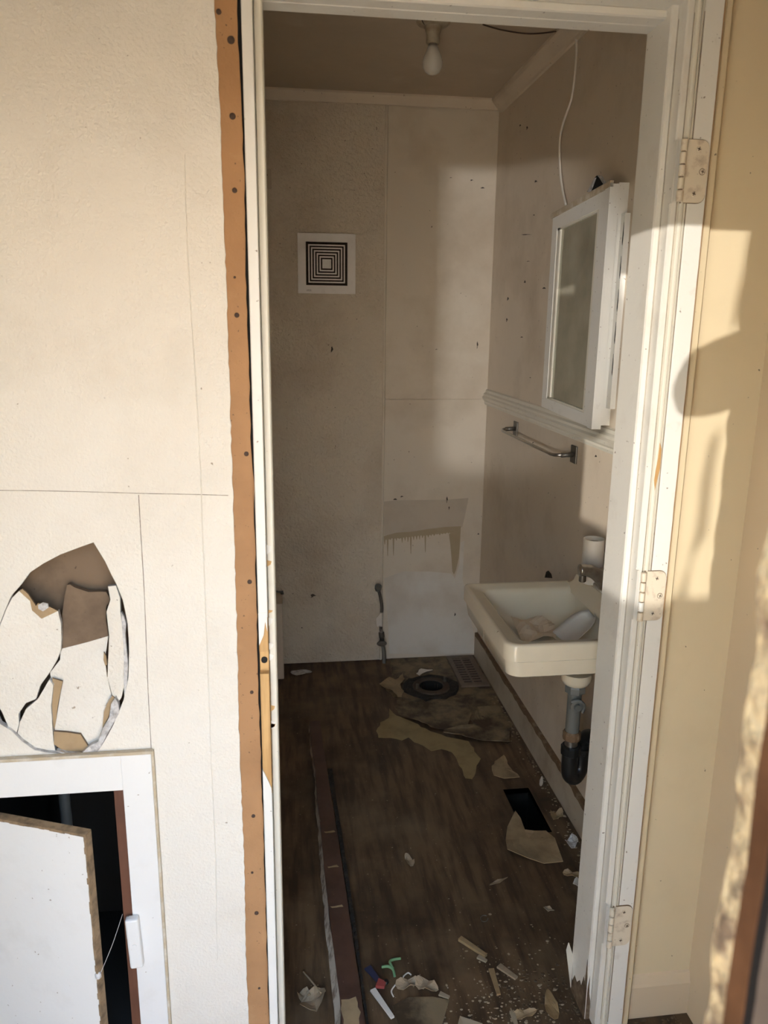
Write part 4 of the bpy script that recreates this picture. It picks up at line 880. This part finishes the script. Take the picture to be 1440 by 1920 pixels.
# ------------------------------------------------------------------ wall cabinet at lower left
YF = 1.388
wc = empty('wall_cabinet', (-.47, YN, .05), 'white built-in wall cabinet with its door hanging ajar', 'cabinet')
fr = .075
def cabrail(name, x, z): return box(name, x, (YF, YN-.0003), z, m_cab, wc, .0012)
cabrail('stile', (CX1+.017, -.2625), (CZ0-.07, .752)); cabrail('stile', (CX0-.08, CX0), (CZ0-.07, .752))
cabrail('rail', (CX0, CX1+.017), (CZ1, .752)); cabrail('rail', (CX0, CX1+.017), (CZ0-.07, CZ0))
box('top_edge', (CX0-.082, -.2605), (YF-.0006, YN-.0003), (.752, .7585), m_capt, wc, .001)
box('side_edge', (-.2625, -.2575), (YF+.002, YN-.0003), (CZ0-.07, .757), m_capt, wc, .001)
bm = bmesh.new(); d_ = .42
for (x0, x1, y0, y1, z0, z1) in ((CX0-.012, CX0-.001, YN+.013, YN+d_, CZ0-.012, CZ1+.012), (CX0-.012, CX1+.012, YN+d_, YN+d_+.012, CZ0-.012, CZ1+.012), (CX0, CX1, YN+.013, YN+d_, CZ1+.001, CZ1+.012), (CX0, CX1, YN+.013, YN+d_, CZ0-.012, CZ0-.001), (CX1+.001, CX1+.012, YN+.11, YN+d_, CZ0-.012, CZ1+.012)): b_box(bm, x0, x1, y0, y1, z0, z1)
from_bm('interior', bm, m_dark, wc)['label'] = 'black cabinet interior'
box('side_reveal', (CX1-.001, CX1+.018), (YF+.003, YN+.11), (CZ0, CZ1), m_cedar, wc, 0)['label'] = 'red-brown wooden side of the opening'
tube('inner_pipe', [(-.50, 1.62, .2), (-.50, 1.62, .66)], .012, m_pvc, wc, 10, 1)
# door leaf swung outward about its left edge
hx, hy = -.612, 1.395; fx, fy = onY(160, 1567, 1.30).x, 1.30
ang = math.atan2(fy-hy, fx-hx); wdt = math.hypot(fx-hx, fy-hy)
zt0 = onY(160, 1567, 1.30).z
mt = Matrix.Translation((hx, hy, 0)) @ Matrix.Rotation(ang, 4, 'Z')
dr = box('door', (0, wdt), (0, .016), (.045, zt0), m_cab, wc, .001, mt)
o = box('raw_edge', (wdt-.0005, wdt+.0010), (-.0006, .0165), (.045, zt0+.0015), m_board_edge, dr, 0, mt)
o = box('raw_edge', (0, wdt+.001), (-.0006, .0165), (zt0-.0005, zt0+.0025), m_board_edge, dr, 0, mt)
rr = random.Random(91)
bm = bmesh.new()
for k in range(46):
    z_ = .05+(zt0-.05)*k/46; w_ = rr.uniform(.002, .0048); b_box(bm, wdt-w_, wdt+.0006, -.0012, .0004, z_, z_+(zt0-.05)/46, 0, mt)
for k in range(24):
    x_ = wdt*k/24; w_ = rr.uniform(.0015, .004); b_box(bm, x_, x_+wdt/24, -.0012, .0004, zt0-w_, zt0+.002, 0, mt)
o = from_bm('chipped_paint_rim', bm, m_board_edge, dr); 
o = lathe('glue_blob', [(.003, 0), (.006, .003), (.006, .010), (.002, .015)], mt @ Vector((wdt-.001, .002, .33)), m_gyp, dr, 8); 
def fixchild(o): pass
# turn button
lx, lz = -.3165, .338
ltm = Matrix.Translation((lx, YF-.010, lz)) @ Matrix.Rotation(math.radians(-2), 4, 'Y')
tbn = box('turn_button', (-.013, .013), (-.008, .010), (-.058, .058), m_cab, wc, .004, ltm)
lathe('button_screw', [(.004, 0), (.0036, -.0012)], (lx+.001, YF-.018, lz-.002), m_cab, wc, 12, 'y')
cw = tube('cobweb_thread', [mt @ Vector((wdt+.001, .002, .335)), (-.352, 1.345, .365), (CX1-.003, 1.392, .395)], .0005, m_white, None, 5); tag(cw, 'single cobweb thread from cabinet door to frame', 'cobweb')

# ------------------------------------------------------------------ entry doorway by the camera, and outdoors
EY0, EY1 = .20, .35; EX0, EX1, EZ = -.44, .243, 1.80
ew = plane_holes('wall_exterior', [(XV, 0), (EX0, 0), (EX0, EZ), (EX1+.03, EZ), (EX1+.03, 0), (XR, 0), (XR, ZC), (XV, ZC)], [], lambda p, d: (p[0], EY0+d, p[1]), m_warm2, th=EY1-EY0)
tag(ew, 'outer wall around the entry doorway', 'wall', kind='structure')
ed = empty('door_2', (EX1, .30, 0), 'peeling entry door frame close by on the right', 'door frame', kind='structure')
rr = random.Random(101)
prof = [(EX1, z) for z in [i*.03 for i in range(61)]]
def jagcol(name, y0, y1, m, amp, x=EX1):
    n = 120; v = []; f = []
    for k in range(n+1):
        z = EZ*k/n; j = rr.uniform(-amp, amp)*.5+amp*.6*math.sin(k*.9)+amp*.5*math.sin(k*.37+1)
        v += [(x+j, y1, z), (x+j*.6, y0, z), (x+.03, y0, z), (x+.03, y1, z)]
    for k in range(n):
        a = k*4
        for s in range(4): f.append((a+s, a+(s+1) % 4, a+4+(s+1) % 4, a+4+s))
    f += [(0, 1, 2, 3), (n*4+3, n*4+2, n*4+1, n*4)]
    me = bpy.data.meshes.new(name); me.from_pydata(v, [], f); me.update()
    bm = bmesh.new(); bm.from_mesh(me); bmesh.ops.recalc_face_normals(bm, faces=bm.faces); bm.to_mesh(me); bm.free()
    return link(name, me, m, ed)
jagcol('peeling_edge', .334, .350, m_peel, .0026)
jagcol('bare_jamb', .319, .334, m_exwood, .0008)
jagcol('weatherstrip', .309, .319, m_exdark, .0004, EX1+.001)
jagcol('outer_jamb', .19, .309, m_exgrey, .0006, EX1-.001)
def nocast(): pass
ex = empty('beam_cutoff_door', (EX0, .19, 0), 'unseen entry door added swung open to block part of the low beam', 'door')  # unseen leaf, added to give the sun patch its left edge
dv = Vector((-.19, -.62, 0)); an = math.atan2(dv.y, dv.x); em = Matrix.Translation((EX0-.015, .19, 0)) @ Matrix.Rotation(an, 4, 'Z')
box('door_leaf', (0, dv.length), (-.038, 0), (.02, 1.79), m_cream, ex, .002, em)
lathe('door_knob', [(.012, 0), (.012, .03), (.026, .04), (.028, .055), (.018, .066)], em @ Vector((dv.length-.07, 0, .95)), m_chrome, ex, 18, 'x')
gd = box('ground', (-14, 14), (-14, .2), (-.30, -.20), m_ground); tag(gd, 'dry earth yard outside the entry', 'ground', kind='structure')
# unseen fence, added to cut the bottom edge of the low sun patch
fy_, fzt = -3.0, 1.27
fn = empty('beam_cutoff_fence', (-2, fy_, -.2), 'unseen board fence added across the yard to cut off the low beam', 'fence')
for k in range(40):
    x_ = -6.2+k*.2; box('board', (x_, x_+.1985), (fy_-.02, fy_), (-.2, fzt), m_fence, fn)
for z_ in (.1, .95): box('rail', (-6.2, 1.8), (fy_-.06, fy_-.02), (z_, z_+.09), m_fence, fn)
# made-up plant standing in for a raised arm, added to cast its shadow
pt = empty('shadow_caster_plant', (-.62, -.75, -.2), 'made-up unseen plant outside the entry, added to cast an arm-like shadow', 'plant')
SD = Vector((.583, 1, -.055))
def back(p, Y): p = Vector(p); return p - SD*((p.y-Y)/SD.y)
lf = [(1262,742),(1263,722),(1272,700),(1286,675),(1300,657),(1340,636),(1390,617),(1440,596),(1500,580),(1560,600),(1560,690),(1500,715),(1440,735),(1400,752),(1352,775),(1315,783),(1285,782),(1270,770)]
lp = [back(onY(x, y, 1.38), -.12) for x, y in lf]
slab('leaf', lp, (0, -.004, 0), m_caster, pt)  # outline of the arm's shadow carried back along the low beam
tip = lp[8]
tube('stem', [(-.02, -.62, -.2), (.0, -.60, .6), (.06, -.45, 1.2), (.16, -.25, 1.5), tuple(lp[9])], .012, m_caster, pt, 8)
up = [back(Vector(p), -1.0) for p in [(.50, YN, 1.30), (.53, YN, 1.36), (.545, YN, 1.5), (.535, YN, 1.65), (.50, YN, 1.78), (.44, YN, 1.86), (.36, YN, 1.80), (.31, YN, 1.62), (.32, YN, 1.45), (.37, YN, 1.33), (.44, YN, 1.275)]]
slab('leaf', up, (0, -.004, 0), m_caster, pt)  # added leaf that keeps the low beam off the mirror
tube('stem', [(-1.25, -1.0, -.2), (-1.25, -1.0, .6), (-1.22, -1.0, 1.2), tuple(up[8])], .010, m_caster, pt, 8)
for (pts, yy) in (([(1405,432),(1395,500),(1380,560),(1372,620),(1386,600),(1402,540),(1418,490),(1425,440)], -1.9), ([(1322,1000),(1330,920),(1338,860),(1350,800),(1330,830),(1316,900),(1308,980),(1290,1080),(1280,1140),(1262,1140),(1290,1060)], -2.1), ([(1440,470),(1420,560),(1410,620),(1440,610),(1460,520)], -1.9)):
    P_ = [back(onY(x, y, 1.40), yy) for x, y in pts]
    slab('leaf', P_, (0, -.004, 0), m_caster, pt)  # added leaves that break the sun patch into streaks
